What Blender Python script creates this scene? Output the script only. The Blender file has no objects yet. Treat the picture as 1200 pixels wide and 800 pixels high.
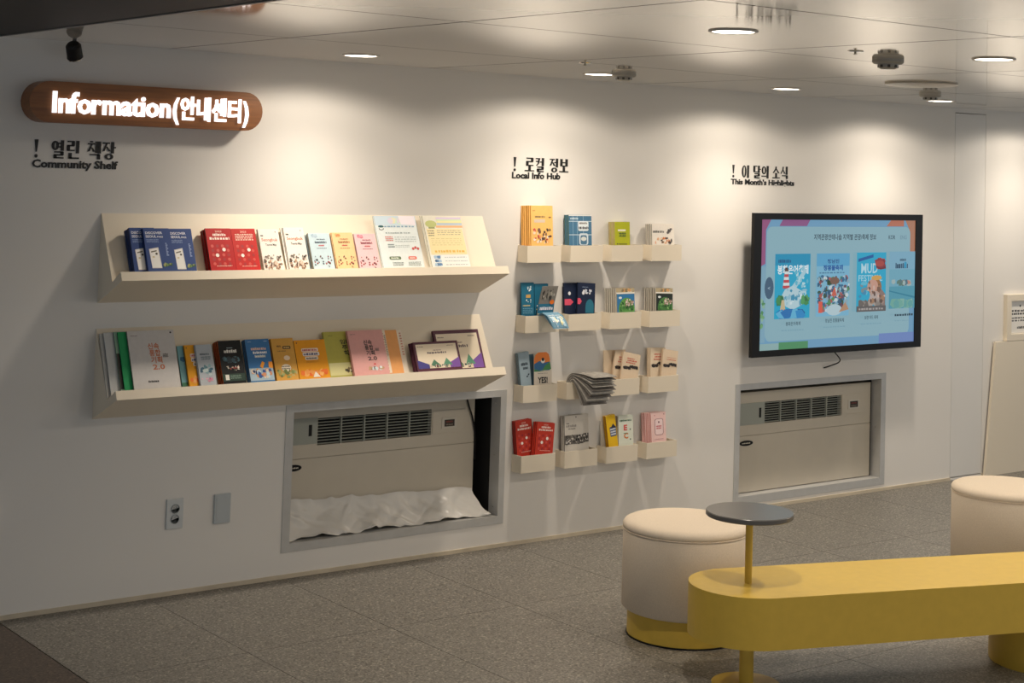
import bpy, bmesh, math, random
from mathutils import Matrix, Vector

# ------------------------------------------------------------------ camera, world, lamps, exposure
scene = bpy.context.scene
COL = scene.collection
cam_data = bpy.data.cameras.new('camera')
cam = bpy.data.objects.new('camera', cam_data)
COL.objects.link(cam)
cam_data.sensor_width = 36.0
cam_data.lens = 1894.42 / 1200 * 36.0
cam_data.shift_y = -(400 - 96.23) / 1200
cam_data.clip_start = 0.05
_R = ((0.79359858, 0.60580626, -0.05656917), (-0.6076723, 0.79383611, -0.02363467), (0.03058862, 0.05313195, 0.9981189))
cam.matrix_world = Matrix(((_R[0][0], _R[0][2], -_R[0][1], 0.0), (_R[1][0], _R[1][2], -_R[1][1], -6.19593),
                           (_R[2][0], _R[2][2], -_R[2][1], 1.79863), (0, 0, 0, 1)))
scene.camera = cam

world = bpy.data.worlds.new('hall_ambience')
scene.world = world
world.use_nodes = True
_bg = world.node_tree.nodes['Background']
_bg.inputs[0].default_value = (0.85, 0.925, 1.0, 1)
_bg.inputs[1].default_value = 0.52

vs = scene.view_settings
vs.view_transform = 'Standard'
vs.look = 'None'
vs.exposure = 0.14
vs.gamma = 1.0
vs.use_curve_mapping = False

LAMP_W = 37.0          # narrow part of a downlight's beam
LAMP_WIDE_W = 13.0     # its wide spill
LAMP_COLOR = (1.0, 0.875, 0.725)
ROWS = [(-0.46, (3.58, 4.89, 6.15, 7.40, 8.71)), (-2.59, (3.62, 4.955, 6.26, 7.56, 8.87)), (-4.72, (4.955, 6.26, 7.56)), (-6.85, (3.62, 4.955, 6.26))]  # last two rows are unseen, added so floor bounce brightens the ceiling
H = 2.25

# ------------------------------------------------------------------ helpers
rnd = random.Random(7)


def lin(h):
    h = h.lstrip('#')
    out = []
    for i in (0, 2, 4):
        c = int(h[i:i + 2], 16) / 255
        out.append(c / 12.92 if c <= 0.04045 else ((c + 0.055) / 1.055) ** 2.4)
    return tuple(out) + (1.0,)


_mats = {}


def mat(name, color, rough=0.5, metal=0.0, spec=0.5, noise=0.0, nscale=40.0, bump=0.0, bscale=200.0, emit=0.0, coat=0.0):
    if name in _mats:
        return _mats[name]
    m = bpy.data.materials.new(name)
    m.use_nodes = True
    nt = m.node_tree
    b = nt.nodes['Principled BSDF']
    c = lin(color) if isinstance(color, str) else tuple(color) + (1.0,)
    b.inputs['Base Color'].default_value = c
    b.inputs['Roughness'].default_value = rough
    b.inputs['Metallic'].default_value = metal
    b.inputs['Specular IOR Level'].default_value = spec
    b.inputs['Coat Weight'].default_value = coat
    if emit:
        b.inputs['Emission Color'].default_value = c
        b.inputs['Emission Strength'].default_value = emit
    tc = None
    if noise or bump:
        tc = nt.nodes.new('ShaderNodeTexCoord')
    if noise:
        n = nt.nodes.new('ShaderNodeTexNoise')
        n.inputs['Scale'].default_value = nscale
        n.inputs['Detail'].default_value = 4
        nt.links.new(tc.outputs['Object'], n.inputs['Vector'])
        r = nt.nodes.new('ShaderNodeValToRGB')
        r.color_ramp.elements[0].position = 0.3
        r.color_ramp.elements[1].position = 0.7
        r.color_ramp.elements[0].color = tuple(max(0, v * (1 - noise)) for v in c[:3]) + (1,)
        r.color_ramp.elements[1].color = tuple(min(1, v * (1 + noise)) for v in c[:3]) + (1,)
        nt.links.new(n.outputs['Fac'], r.inputs['Fac'])
        nt.links.new(r.outputs['Color'], b.inputs['Base Color'])
    if bump:
        n2 = nt.nodes.new('ShaderNodeTexNoise')
        n2.inputs['Scale'].default_value = bscale
        n2.inputs['Detail'].default_value = 3
        nt.links.new(tc.outputs['Object'], n2.inputs['Vector'])
        bp = nt.nodes.new('ShaderNodeBump')
        bp.inputs['Strength'].default_value = bump
        bp.inputs['Distance'].default_value = 0.002
        nt.links.new(n2.outputs['Fac'], bp.inputs['Height'])
        nt.links.new(bp.outputs['Normal'], b.inputs['Normal'])
    _mats[name] = m
    return m


def attr_mat(name, emit=0.0, rough=0.45):
    m = bpy.data.materials.new(name)
    m.use_nodes = True
    nt = m.node_tree
    b = nt.nodes['Principled BSDF']
    a = nt.nodes.new('ShaderNodeAttribute')
    a.attribute_name = 'ink'
    b.inputs['Roughness'].default_value = rough
    if emit:
        b.inputs['Base Color'].default_value = (0.01, 0.01, 0.01, 1)
        nt.links.new(a.outputs['Color'], b.inputs['Emission Color'])
        b.inputs['Emission Strength'].default_value = emit
    else:
        nt.links.new(a.outputs['Color'], b.inputs['Base Color'])
    _mats[name] = m
    return m


INK = attr_mat('printed_ink')
GLOW = attr_mat('screen_image', emit=0.72, rough=0.15)


def link(o, parent=None):
    COL.objects.link(o)
    if parent is not None:
        o.parent = parent
    return o


def mesh_obj(name, verts, faces, m, parent=None, smooth=False):
    me = bpy.data.meshes.new(name)
    me.from_pydata([tuple(v) for v in verts], [], [tuple(f) for f in faces])
    me.validate()
    for mm in (m if isinstance(m, (list, tuple)) else [m]):
        me.materials.append(mm)
    if smooth:
        me.polygons.foreach_set('use_smooth', [True] * len(me.polygons))
    return link(bpy.data.objects.new(name, me), parent)


def bm_obj(name, bm, m, parent=None, smooth=False, angle=0.6):
    bmesh.ops.recalc_face_normals(bm, faces=bm.faces)
    me = bpy.data.meshes.new(name)
    bm.to_mesh(me)
    bm.free()
    me.materials.append(m)
    if smooth:
        me.polygons.foreach_set('use_smooth', [True] * len(me.polygons))
        me.set_sharp_from_angle(angle=angle)
    return link(bpy.data.objects.new(name, me), parent)


def empty(name, loc=(0, 0, 0), rot=None):
    o = bpy.data.objects.new(name, None)
    o.empty_display_size = 0.05
    COL.objects.link(o)
    if isinstance(rot, Matrix):
        o.matrix_world = Matrix.Translation(loc) @ rot.to_4x4()
    else:
        o.location = loc
        if rot:
            o.rotation_euler = rot
    return o


def tag(o, label=None, cat=None, group=None, kind=None):
    if label:
        o['label'] = label
    if cat:
        o['category'] = cat
    if group:
        o['group'] = group
    if kind:
        o['kind'] = kind
    return o


def bbox(bm, x0, y0, z0, x1, y1, z1, bev=0.0):
    r = bmesh.ops.create_cube(bm, size=1.0)
    vs_ = r['verts']
    for v in vs_:
        v.co = Vector((x0 + (v.co.x + .5) * (x1 - x0), y0 + (v.co.y + .5) * (y1 - y0), z0 + (v.co.z + .5) * (z1 - z0)))
    if bev:
        es = list({e for v in vs_ for e in v.link_edges})
        bmesh.ops.bevel(bm, geom=es, offset=bev, segments=2, affect='EDGES', profile=0.5)


def box(name, b, m, parent=None, bev=0.0):
    bm = bmesh.new()
    bbox(bm, *b, bev=bev)
    return bm_obj(name, bm, m, parent)


def boxes(name, bs, m, parent=None, bev=0.0):
    bm = bmesh.new()
    for b in bs:
        bbox(bm, *b, bev=bev)
    return bm_obj(name, bm, m, parent)


def lathe(name, prof, m, parent=None, n=48, center=(0, 0, 0), axis='Z', smooth=True, angle=0.5):
    bm = bmesh.new()
    rings = []
    for r, z in prof:
        ring = []
        if r < 1e-6:
            ring = [bm.verts.new((0, 0, z))]
        else:
            for i in range(n):
                a = 2 * math.pi * i / n
                ring.append(bm.verts.new((r * math.cos(a), r * math.sin(a), z)))
        rings.append(ring)
    for a, b in zip(rings, rings[1:]):
        for i in range(n):
            j = (i + 1) % n
            if len(a) == 1 and len(b) == 1:
                continue
            if len(a) == 1:
                bm.faces.new((a[0], b[i], b[j]))
            elif len(b) == 1:
                bm.faces.new((a[i], b[0], a[j]))
            else:
                bm.faces.new((a[i], b[i], b[j], a[j]))
    if len(rings[0]) > 1:
        bm.faces.new(rings[0])
    if len(rings[-1]) > 1:
        bm.faces.new(rings[-1])
    R = Matrix.Identity(4)
    if axis == 'Y':       # +z of the profile points towards the room (-Y)
        R = Matrix.Rotation(math.radians(90), 4, 'X')
    bmesh.ops.transform(bm, matrix=Matrix.Translation(center) @ R, verts=bm.verts)
    return bm_obj(name, bm, m, parent, smooth, angle)


def prism_x(name, poly, x0, x1, m, parent=None):
    """(y, z) polygon extruded along X."""
    n = len(poly)
    vs_ = [(x0, y, z) for y, z in poly] + [(x1, y, z) for y, z in poly]
    fs = [tuple(range(n)), tuple(range(2 * n - 1, n - 1, -1))]
    fs += [(i, i + n, (i + 1) % n + n, (i + 1) % n) for i in range(n)]
    bm = bmesh.new()
    bv = [bm.verts.new(v) for v in vs_]
    for f in fs:
        bm.faces.new([bv[i] for i in f])
    return bm_obj(name, bm, m, parent)


def tube(name, pts, r, m, parent=None, n=8):
    cu = bpy.data.curves.new(name, 'CURVE')
    cu.dimensions = '3D'
    cu.bevel_depth = r
    cu.bevel_resolution = 2
    sp = cu.splines.new('NURBS')
    sp.points.add(len(pts) - 1)
    for p, q in zip(sp.points, pts):
        p.co = (*q, 1)
    sp.use_endpoint_u = True
    sp.order_u = 3
    o = bpy.data.objects.new(name, cu)
    COL.objects.link(o)
    me = bpy.data.meshes.new_from_object(o.evaluated_get(bpy.context.evaluated_depsgraph_get()))
    bpy.data.objects.remove(o)
    bpy.data.curves.remove(cu)
    me.name = name
    me.materials.clear()
    me.materials.append(m)
    return link(bpy.data.objects.new(name, me), parent)


_text = {}


def text_mesh(s, bold=0.0):
    """Flat outline of a line of text: (verts, faces, x0, x1)."""
    k = (s, bold)
    if k not in _text:
        c = bpy.data.curves.new('text', 'FONT')
        c.body = s
        c.size = 1
        c.offset = bold
        c.resolution_u = 2
        o = bpy.data.objects.new('text', c)
        COL.objects.link(o)
        me = bpy.data.meshes.new_from_object(o.evaluated_get(bpy.context.evaluated_depsgraph_get()))
        vs_ = [(v.co.x, v.co.y) for v in me.vertices]
        fs = [tuple(p.vertices) for p in me.polygons]
        bpy.data.objects.remove(o)
        bpy.data.curves.remove(c)
        bpy.data.meshes.remove(me)
        xs = [v[0] for v in vs_]
        _text[k] = (vs_, fs, min(xs), max(xs))
    return _text[k]


ORD = ('first', 'second', 'third', 'fourth', 'fifth', 'sixth', 'seventh', 'eighth', 'ninth', 'tenth', 'eleventh')


class Ink:
    """Flat print: coloured shapes on a W x H sheet (unit coordinates, y up), built as one mesh."""

    def __init__(self, W, H):
        self.W, self.H = W, H
        self.v, self.f, self.c = [], [], []
        self.k = 0

    @staticmethod
    def _clip(pts):
        for ax_, lim, sg in ((0, 0, 1), (0, 1, -1), (1, 0, 1), (1, 1, -1)):
            out = []
            for i, p in enumerate(pts):
                o = pts[i - 1]
                a, b = (o[ax_] - lim) * sg, (p[ax_] - lim) * sg
                if (a < 0) != (b < 0):
                    t = a / (a - b)
                    out.append((o[0] + (p[0] - o[0]) * t, o[1] + (p[1] - o[1]) * t))
                if b >= 0:
                    out.append(p)
            pts = out
            if not pts:
                break
        return pts

    def _add(self, pts, faces, col):
        if len(faces) == 1:
            pts = self._clip(pts)
            if len(pts) < 3:
                return
            faces = [tuple(range(len(pts)))]
        n = len(self.v)
        d = 0.0004 + 0.00004 * self.k
        self.k += 1
        c = lin(col)
        for x, y in pts:
            self.v.append((x * self.W, -d, y * self.H))
            self.c.append(c)
        self.f += [tuple(i + n for i in f) for f in faces]

    def poly(self, pts, col):
        self._add(pts, [tuple(range(len(pts)))], col)

    def rect(self, x0, y0, x1, y1, col):
        self.poly([(x0, y0), (x1, y0), (x1, y1), (x0, y1)], col)

    def rrect(self, x0, y0, x1, y1, col, r=0.1):
        ry = r * self.W / self.H
        pts = []
        for cx, cy, a0 in ((x1 - r, y1 - ry, 0), (x0 + r, y1 - ry, 90), (x0 + r, y0 + ry, 180), (x1 - r, y0 + ry, 270)):
            for i in range(5):
                a = math.radians(a0 + i * 22.5)
                pts.append((cx + r * math.cos(a), cy + ry * math.sin(a)))
        self.poly(pts, col)

    def ell(self, cx, cy, rx, ry, col, n=14, a0=0, a1=360):
        pts = [(cx + rx * math.cos(math.radians(a0 + (a1 - a0) * i / n)), cy + ry * math.sin(math.radians(a0 + (a1 - a0) * i / n))) for i in range(n + (a1 - a0 < 360))]
        self.poly(pts, col)

    def dot(self, cx, cy, r, col):
        self.ell(cx, cy, r, r * self.W / self.H, col)

    def text(self, s, x, y, h, col, w=None, align='L', bold=0.02):
        """Baseline y, size h (of H); w: fit to this width."""
        vs_, fs, a, b = text_mesh(s, bold)
        sy = h
        sx = h * self.H / self.W
        if w:
            sx = w / (b - a)
        ww = (b - a) * sx
        ox = x - (0 if align == 'L' else ww / 2 if align == 'C' else ww)
        self._add([(ox + (p[0] - a) * sx, y + p[1] * sy) for p in vs_], fs, col)

    def lines(self, x0, y0, x1, y1, n, col, seed=1, gap=0.35):
        """Rows of short strokes standing for print too small to read."""
        r = random.Random(seed)
        pts, fs = [], []
        hh = (y1 - y0) / n
        for i in range(n):
            yb = y0 + i * hh + hh * gap / 2
            x = x0
            while x < x1 - 0.01:
                w = min((x1 - x0) * r.uniform(.05, .13), x1 - x)
                k = len(pts)
                t = yb + hh * (1 - gap) * r.uniform(.75, 1)
                pts += [(x, yb), (x + w, yb), (x + w, t), (x, t)]
                fs.append((k, k + 1, k + 2, k + 3))
                x += w + (x1 - x0) * r.uniform(.015, .05)
        if pts:
            self._add(pts, fs, col)

    def scatter(self, x0, y0, x1, y1, n, cols, size=(.02, .06), seed=3):
        r = random.Random(seed)
        for i in range(n):
            w = r.uniform(*size)
            h = r.uniform(*size) * self.W / self.H
            cx = r.uniform(x0 + w / 2, x1 - w / 2)
            cy = r.uniform(y0 + h / 2, y1 - h / 2)
            a = r.uniform(0, 3.14)
            pts = []
            for q in range(5):
                t = a + q * 2 * math.pi / 5
                k = r.uniform(.35, .6)
                pts.append((min(x1, max(x0, cx + w * k * math.cos(t))), min(y1, max(y0, cy + h * k * math.sin(t)))))
            self.poly(pts, cols[i % len(cols)])

    def build(self, name, parent, m=None, warp=None):
        vs_ = [warp(*p) for p in self.v] if warp else self.v
        me = bpy.data.meshes.new(name)
        me.from_pydata(vs_, [], self.f)
        a = me.color_attributes.new('ink', 'FLOAT_COLOR', 'POINT')
        flat = [x for c in self.c for x in c]
        a.data.foreach_set('color', flat)
        me.materials.append(m or INK)
        return link(bpy.data.objects.new(name, me), parent)


def paper(hexcol):
    return mat('paper_' + hexcol.strip('#'), hexcol, rough=0.55, spec=0.3, noise=0.03, nscale=60)


PAGES = mat('page_edges', 'e9e2d2', rough=0.7, noise=0.06, nscale=300)


def booklet(name, w, h, t, front, spine=None, draw=None, foot=0.0):
    """Empty at the bottom-left front corner (x right, y into the stack, z up) > cover, page_block, cover_print."""
    root = empty(name)
    bm = bmesh.new()
    s = min(0.0009, t * 0.2)
    bbox(bm, 0, 0, 0, w, s, h)
    bbox(bm, 0, t - s, 0, w, t, h)
    c = bm_obj('cover', bm, paper(front), root)
    sp = box('spine', (0, s, 0, s, t - s, h), paper(spine or front), root)
    pg = box('page_block', (s, s, 0.0008, w - 0.001, t - s, h - 0.0008), PAGES, root)
    if draw:
        k = Ink(w, h - foot)
        draw(k)
        k.build('cover_print', c).location = (0, 0, foot)
    return root


def dup(root, mw, label=None, group=None, skip=()):
    r = root.copy()
    COL.objects.link(r)
    r.matrix_world = mw
    if label:
        r['label'] = label
    if group:
        r['group'] = group
    for ch in list(root.children):
        if ch.name.split('.')[0] in skip:
            continue
        c = ch.copy()
        COL.objects.link(c)
        c.parent = r
    return r


# ------------------------------------------------------------------ shared materials
WALL = mat('white_wall_paint', (0.81, 0.785, 0.745), rough=0.62, spec=0.3, bump=0.12, bscale=350)
DOORP = mat('door_paint', (0.78, 0.765, 0.735), rough=0.5, spec=0.3, bump=0.08, bscale=300)
DARK = mat('void_shade', (0.012, 0.012, 0.012), rough=0.9)  # near-black colour puts in the shade of cavities and gaps
CEIL = mat('gloss_ceiling_panel', (0.84, 0.80, 0.73), rough=0.055, metal=0.3, spec=0.5, noise=0.015, nscale=3)
JOINT = mat('ceiling_joint', (0.06, 0.05, 0.042), rough=0.8)
DCEIL = mat('black_ceiling', (0.014, 0.013, 0.013), rough=0.6, spec=0.3, noise=0.15, nscale=8)
SHELF = mat('cream_board', (0.82, 0.735, 0.595), rough=0.5, spec=0.35, bump=0.05, bscale=500)
ALU = mat('satin_aluminium', (0.56, 0.56, 0.55), rough=0.45, metal=0.25, noise=0.04, nscale=20)
CASE = mat('beige_casing', (0.60, 0.545, 0.45), rough=0.5, noise=0.02, nscale=10)
CASE2 = mat('grey_green_flap', (0.36, 0.38, 0.335), rough=0.5)
BLACK = mat('black_plastic', (0.008, 0.008, 0.009), rough=0.4, spec=0.25)
YELLOW = mat('yellow_powder_coat', (0.66, 0.445, 0.065), rough=0.38, spec=0.4, noise=0.03, nscale=30)
FABRIC = mat('cream_fabric', (0.76, 0.655, 0.525), rough=0.95, spec=0.1, noise=0.06, nscale=250, bump=0.4, bscale=600)
GREYPL = mat('grey_plastic', (0.42, 0.40, 0.37), rough=0.5)
WHITEPL = mat('white_plastic', (0.62, 0.65, 0.66), rough=0.4)
LETTER = mat('black_vinyl_lettering', (0.010, 0.009, 0.008), rough=0.5)
CHROME = mat('chrome', (0.75, 0.74, 0.72), rough=0.15, metal=1.0)


def floor_material(name, dark, light, rough):
    m = bpy.data.materials.new(name)
    m.use_nodes = True
    nt = m.node_tree
    b = nt.nodes['Principled BSDF']
    tc = nt.nodes.new('ShaderNodeTexCoord')
    n1 = nt.nodes.new('ShaderNodeTexNoise')
    n1.inputs['Scale'].default_value = 110
    n1.inputs['Detail'].default_value = 4
    n1.inputs['Roughness'].default_value = 0.8
    n2 = nt.nodes.new('ShaderNodeTexNoise')
    n2.inputs['Scale'].default_value = 3.0
    n2.inputs['Detail'].default_value = 4
    vo = nt.nodes.new('ShaderNodeTexVoronoi')
    vo.inputs['Scale'].default_value = 130
    for n in (n1, n2, vo):
        nt.links.new(tc.outputs['Object'], n.inputs['Vector'])
    r = nt.nodes.new('ShaderNodeValToRGB')
    r.color_ramp.elements[0].position = 0.38
    r.color_ramp.elements[0].color = (*dark, 1)
    r.color_ramp.elements[1].position = 0.64
    r.color_ramp.elements[1].color = (*light, 1)
    nt.links.new(n1.outputs['Fac'], r.inputs['Fac'])
    rv = nt.nodes.new('ShaderNodeValToRGB')
    rv.color_ramp.interpolation = 'CONSTANT'
    rv.color_ramp.elements[0].color = (0.55, 0.55, 0.55, 1)
    rv.color_ramp.elements[1].color = (1, 1, 1, 1)
    rv.color_ramp.elements[1].position = 0.18
    e = rv.color_ramp.elements.new(0.88)
    e.color = (1.7, 1.7, 1.65, 1)
    sep = nt.nodes.new('ShaderNodeSeparateColor')
    nt.links.new(vo.outputs['Color'], sep.inputs['Color'])
    nt.links.new(sep.outputs['Red'], rv.inputs['Fac'])
    m0 = nt.nodes.new('ShaderNodeMix')
    m0.data_type = 'RGBA'
    m0.blend_type = 'MULTIPLY'
    m0.inputs['Factor'].default_value = 0.8
    nt.links.new(r.outputs['Color'], m0.inputs['A'])
    nt.links.new(rv.outputs['Color'], m0.inputs['B'])
    mx = nt.nodes.new('ShaderNodeMix')
    mx.data_type = 'RGBA'
    mx.blend_type = 'MULTIPLY'
    mx.inputs['Factor'].default_value = 0.35
    nt.links.new(m0.outputs['Result'], mx.inputs['A'])
    r2 = nt.nodes.new('ShaderNodeValToRGB')  # black plate stands in for the shade behind the slats
    r2.color_ramp.elements[0].color = (0.7, 0.7, 0.7, 1)
    nt.links.new(n2.outputs['Fac'], r2.inputs['Fac'])
    nt.links.new(r2.outputs['Color'], mx.inputs['B'])
    nt.links.new(mx.outputs['Result'], b.inputs['Base Color'])
    b.inputs['Roughness'].default_value = rough
    return m


TILE = floor_material('grey_stone_tile', (0.105, 0.098, 0.085), (0.30, 0.28, 0.245), 0.45)
BROWN = floor_material('brown_stone_tile', (0.055, 0.041, 0.032), (0.135, 0.10, 0.075), 0.5)

# ------------------------------------------------------------------ setting: wall, floor, ceiling
V1 = (3.585, 4.722, 0.143, 0.713)     # opening of the left recess: x0 x1 z0 z1
V2 = (6.332, 7.495, 0.073, 0.648)     # opening of the right recess
DR = (8.140, 8.447, 0.012, 2.222)     # flush door
XW0, XW1 = -1.5, 12.0
WT = 0.42

bm = bmesh.new()
xs = [XW0, V1[0], V1[1], V2[0], V2[1], DR[0], DR[1], XW1]
for i in range(7):
    a, b = xs[i], xs[i + 1]
    hole = {1: V1, 3: V2, 5: DR}.get(i)
    if hole is None:
        bbox(bm, a, 0, 0, b, WT, H)
    else:
        if hole[2] > 0:
            bbox(bm, a, 0, 0, b, WT, hole[2])
        bbox(bm, a, 0, hole[3], b, WT, H)
bmesh.ops.remove_doubles(bm, verts=bm.verts, dist=1e-5)
wall = bm_obj('wall_back', bm, WALL)
tag(wall, 'white painted wall behind the shelves, bins and screen', kind='structure')
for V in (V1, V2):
    boxes('recess_shade_lining', [(V[0], 0.07, V[2], V[0] + 0.004, WT, V[3]), (V[1] - 0.004, 0.07, V[2], V[1], WT, V[3]),
                            (V[0] + .004, 0.07, V[3] - 0.004, V[1] - .004, WT, V[3]), (V[0] + .004, WT - 0.01, V[2], V[1] - .004, WT, V[3] - .004)], DARK, wall)  # black lining paints the shade inside the cavity
box('door_back', (DR[0], 0.10, DR[2], DR[1], 0.12, DR[3]), DARK, wall)

door = box('door_1', (DR[0] + 0.003, 0.0, DR[2] + 0.006, DR[1] - 0.003, 0.04, DR[3] - 0.004), DOORP)
tag(door, 'narrow flush white service door let into the wall', kind='structure')

box_bb = mat('tan_skirting', (0.62, 0.54, 0.41), rough=0.5, noise=0.12, nscale=6)
bb = empty('baseboard_back')
tag(bb, 'thin tan skirting strip along the foot of the wall', kind='structure')
for a, b in ((XW0, DR[0] - .002), (DR[1] + .002, XW1)):
    box('skirting_strip', (a, -0.008, 0.0, b, 0, 0.017), box_bb, bb)

floor = box('floor', (2.313, -9, -0.06, XW1, WT, -0.012), mat('tile_joint', (0.035, 0.032, 0.028), rough=0.9))
tag(floor, 'grey speckled stone tile floor', kind='structure')
tile_mesh = None
ty = [0.0 + 0.38, -0.86, -2.10, -3.34, -4.58, -5.82]
for i in range(12):
    for j in range(5):
        x0 = 2.3145 + i * 0.6215
        bm = bmesh.new()
        bbox(bm, 0.0012, 0.0012, -0.012, 0.6203, 1.2388, -0.0002)
        if tile_mesh is None:
            o = bm_obj('tile', bm, TILE, floor)
            tile_mesh = o.data
        else:
            bm.free()
            o = link(bpy.data.objects.new('tile', tile_mesh), floor)
        o.location = (x0, ty[j + 1], 0)
floor2 = box('floor', (-3, -9, -0.06, 2.311, WT, -0.0002), BROWN)
tag(floor2, 'dark brown floor beyond the grey tiles at the left', kind='structure')

ceiling = box('ceiling', (2.21, -9, H + 0.012, XW1, WT, H + 0.06), JOINT)
tag(ceiling, 'glossy cream metal panel ceiling', kind='structure')
px = [2.21, 2.928] + [2.928 + 1.304 * k for k in range(1, 8)]
py = [0.0, -1.010, -2.098, -3.177, -4.26, -5.34, -6.42, -7.5]
for i in range(len(px) - 1):
    for j in range(len(py) - 1):
        y1 = py[j] + (0.4 if j == 0 else 0)
        bm = bmesh.new()
        g = 0.0042
        bbox(bm, px[i] + g, py[j + 1] + g, H, px[i + 1] - g, (0.0 if j == 0 else py[j] - g), H + 0.012)
        o = bm_obj('ceiling_panel', bm, CEIL, ceiling)
        o.data.materials.append(JOINT)
        for p in o.data.polygons:
            p.material_index = 0 if p.normal.z < -0.5 else 1
dceil = box('ceiling', (-3, -9, H, 2.205, WT, H + 0.06), DCEIL)
tag(dceil, 'black ceiling zone over the brown floor', kind='structure')
box('edge_profile', (2.198, -9, H - 0.004, 2.212, 0, H + 0.01), mat('ceiling_edge', (0.12, 0.115, 0.11), rough=0.4), dceil)


def trim(name, V, outer, label):
    x0, x1, z0, z1 = V
    a0, a1, b0, b1 = outer
    o = empty(name)
    tag(o, label, kind='structure')
    T = 0.004
    for b in ((a0, -T, b0, x0 + .004, 0.0, b1), (x1 - .004, -T, b0, a1, 0.0, b1), (x0 + .004, -T, b0, x1 - .004, 0.0, z0 + .004), (x0 + .004, -T, z1 - .004, x1 - .004, 0.0, b1)):
        box('frame_bar', b, ALU, o)
    for b in ((x0, 0, z0, x0 + .004, 0.07, z1), (x1 - .004, 0, z0, x1, 0.07, z1), (x0 + .004, 0, z0, x1 - .004, 0.07, z0 + .004), (x0 + .004, 0, z1 - .004, x1 - .004, 0.07, z1)):
        box('reveal_plate', b, ALU, o)
    for z in (z0 + .04, (z0 + z1) / 2, z1 - .04):
        lathe('screw', [(0.0, .002), (0.004, .002), (0.005, 0)], GREYPL, o, n=10, center=(x1 - .0045, .035, z)).rotation_euler = (0, 0, 0)
    return o


trim('trim_1', V1, (3.550, 4.752, 0.110, 0.741), 'grey metal frame round the recess below the shelves')
trim('trim_2', V2, (6.298, 7.532, 0.034, 0.677), 'grey metal frame round the recess below the screen')


# ------------------------------------------------------------------ wall lettering with thick and thin strokes
def ring(cx, cy, rx, ry, tx=.14, ty=.05, n=20):
    tx, ty = min(rx, tx + .05), min(ry, ty + .02)
    pts, fs = [], []
    for i in range(n):
        a = 2 * math.pi * i / n
        pts += [(cx + rx * math.cos(a), cy + ry * math.sin(a)), (cx + (rx - tx) * math.cos(a), cy + (ry - ty) * math.sin(a))]
        j = (i + 1) % n
        fs.append((2 * i, 2 * j, 2 * j + 1, 2 * i + 1))
    return pts, fs


def q(*p):
    return [(p[i], p[i + 1]) for i in range(0, len(p), 2)], [tuple(range(len(p) // 2))]


def r_(x0, y0, x1, y1):
    if y1 - y0 < .07:
        y0, y1 = y0 - .012, y1 + .018
    if .1 < x1 - x0 < .19:
        x0, x1 = x0 - .04, x1 + .04
    return q(x0, y0, x1, y0, x1, y1, x0, y1)


L_LOW = [r_(.22, .32, .88, .37), r_(.72, .18, .88, .37), r_(.22, .16, .88, .21), r_(.22, .0, .38, .21), r_(.22, .0, .92, .05)]
O_LOW = [ring(.55, .17, .33, .17, .15, .05)]
JIEUT = [r_(.04, .9, .58, .95), q(.28, .9, .42, .9, .2, .48, .04, .46), q(.3, .74, .42, .72, .68, .47, .48, .47)]
G_LOW = [r_(.2, .23, .96, .28), r_(.80, .0, .96, .28)]
GLYPH = {
    '!': [q(.25, 1, .75, 1, .58, .32, .42, .32), ring(.5, .1, .2, .1, .2, .1)],
    '열': [ring(.28, .70, .27, .26, .16, .07), r_(.72, .42, .88, 1), r_(.5, .80, .72, .85), r_(.5, .6, .72, .65)] + L_LOW,
    '린': [r_(.05, .92, .56, .97), r_(.41, .72, .56, .97), r_(.05, .69, .56, .74), r_(.05, .45, .21, .74), r_(.05, .43, .6, .48), r_(.74, .3, .9, 1), r_(.2, 0, .36, .32), r_(.2, 0, .94, .06)],
    '책': [r_(.2, .95, .42, 1), r_(.04, .83, .56, .88), q(.26, .83, .4, .83, .18, .44, .02, .42), q(.28, .68, .4, .66, .62, .42, .44, .42), r_(.64, .36, .76, 1), r_(.85, .33, 1, 1), r_(.76, .66, .85, .71)] + G_LOW,
    '장': JIEUT + [r_(.72, .36, .88, 1), r_(.88, .66, 1.02, .71)] + O_LOW,
    '로': [r_(.15, .93, .85, .98), r_(.67, .72, .85, .98), r_(.15, .69, .85, .74), r_(.15, .44, .33, .74), r_(.15, .42, .9, .47), r_(.42, .1, .58, .42), r_(0, .04, 1, .09)],
    '컬': [r_(.05, .92, .5, .97), q(.34, .97, .5, .97, .4, .6, .16, .42, .08, .45, .28, .62), r_(.06, .72, .4, .77), r_(.74, .42, .9, 1), r_(.52, .68, .74, .73)] + L_LOW,
    '정': JIEUT + [r_(.76, .36, .92, 1), r_(.58, .68, .76, .73)] + O_LOW,
    '보': [r_(.12, .45, .3, .98), r_(.7, .45, .88, .98), r_(.3, .69, .7, .74), r_(.3, .45, .7, .50), r_(.42, .09, .58, .45), r_(0, .04, 1, .09)],
    '이': [ring(.34, .5, .3, .48, .15, .05), r_(.78, 0, .95, 1)],
    '달': [r_(.08, .92, .55, .97), r_(.08, .5, .25, .97), r_(.08, .47, .6, .52), r_(.7, .42, .86, 1), r_(.86, .68, 1, .73)] + L_LOW,
    '의': [ring(.36, .64, .3, .32, .14, .05), r_(.04, .14, .68, .2), r_(.78, 0, .95, 1)],
    '소': [q(.42, .98, .56, .98, .54, .78, .16, .44, .04, .47, .4, .8), q(.46, .8, .6, .76, .96, .44, .76, .44), r_(.42, .09, .58, .46), r_(0, .04, 1, .09)],
    '식': [q(.28, .98, .42, .98, .38, .74, .1, .4, 0, .43, .26, .74), q(.3, .76, .42, .7, .66, .42, .48, .42), r_(.76, .34, .92, 1)] + G_LOW,
}


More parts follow.
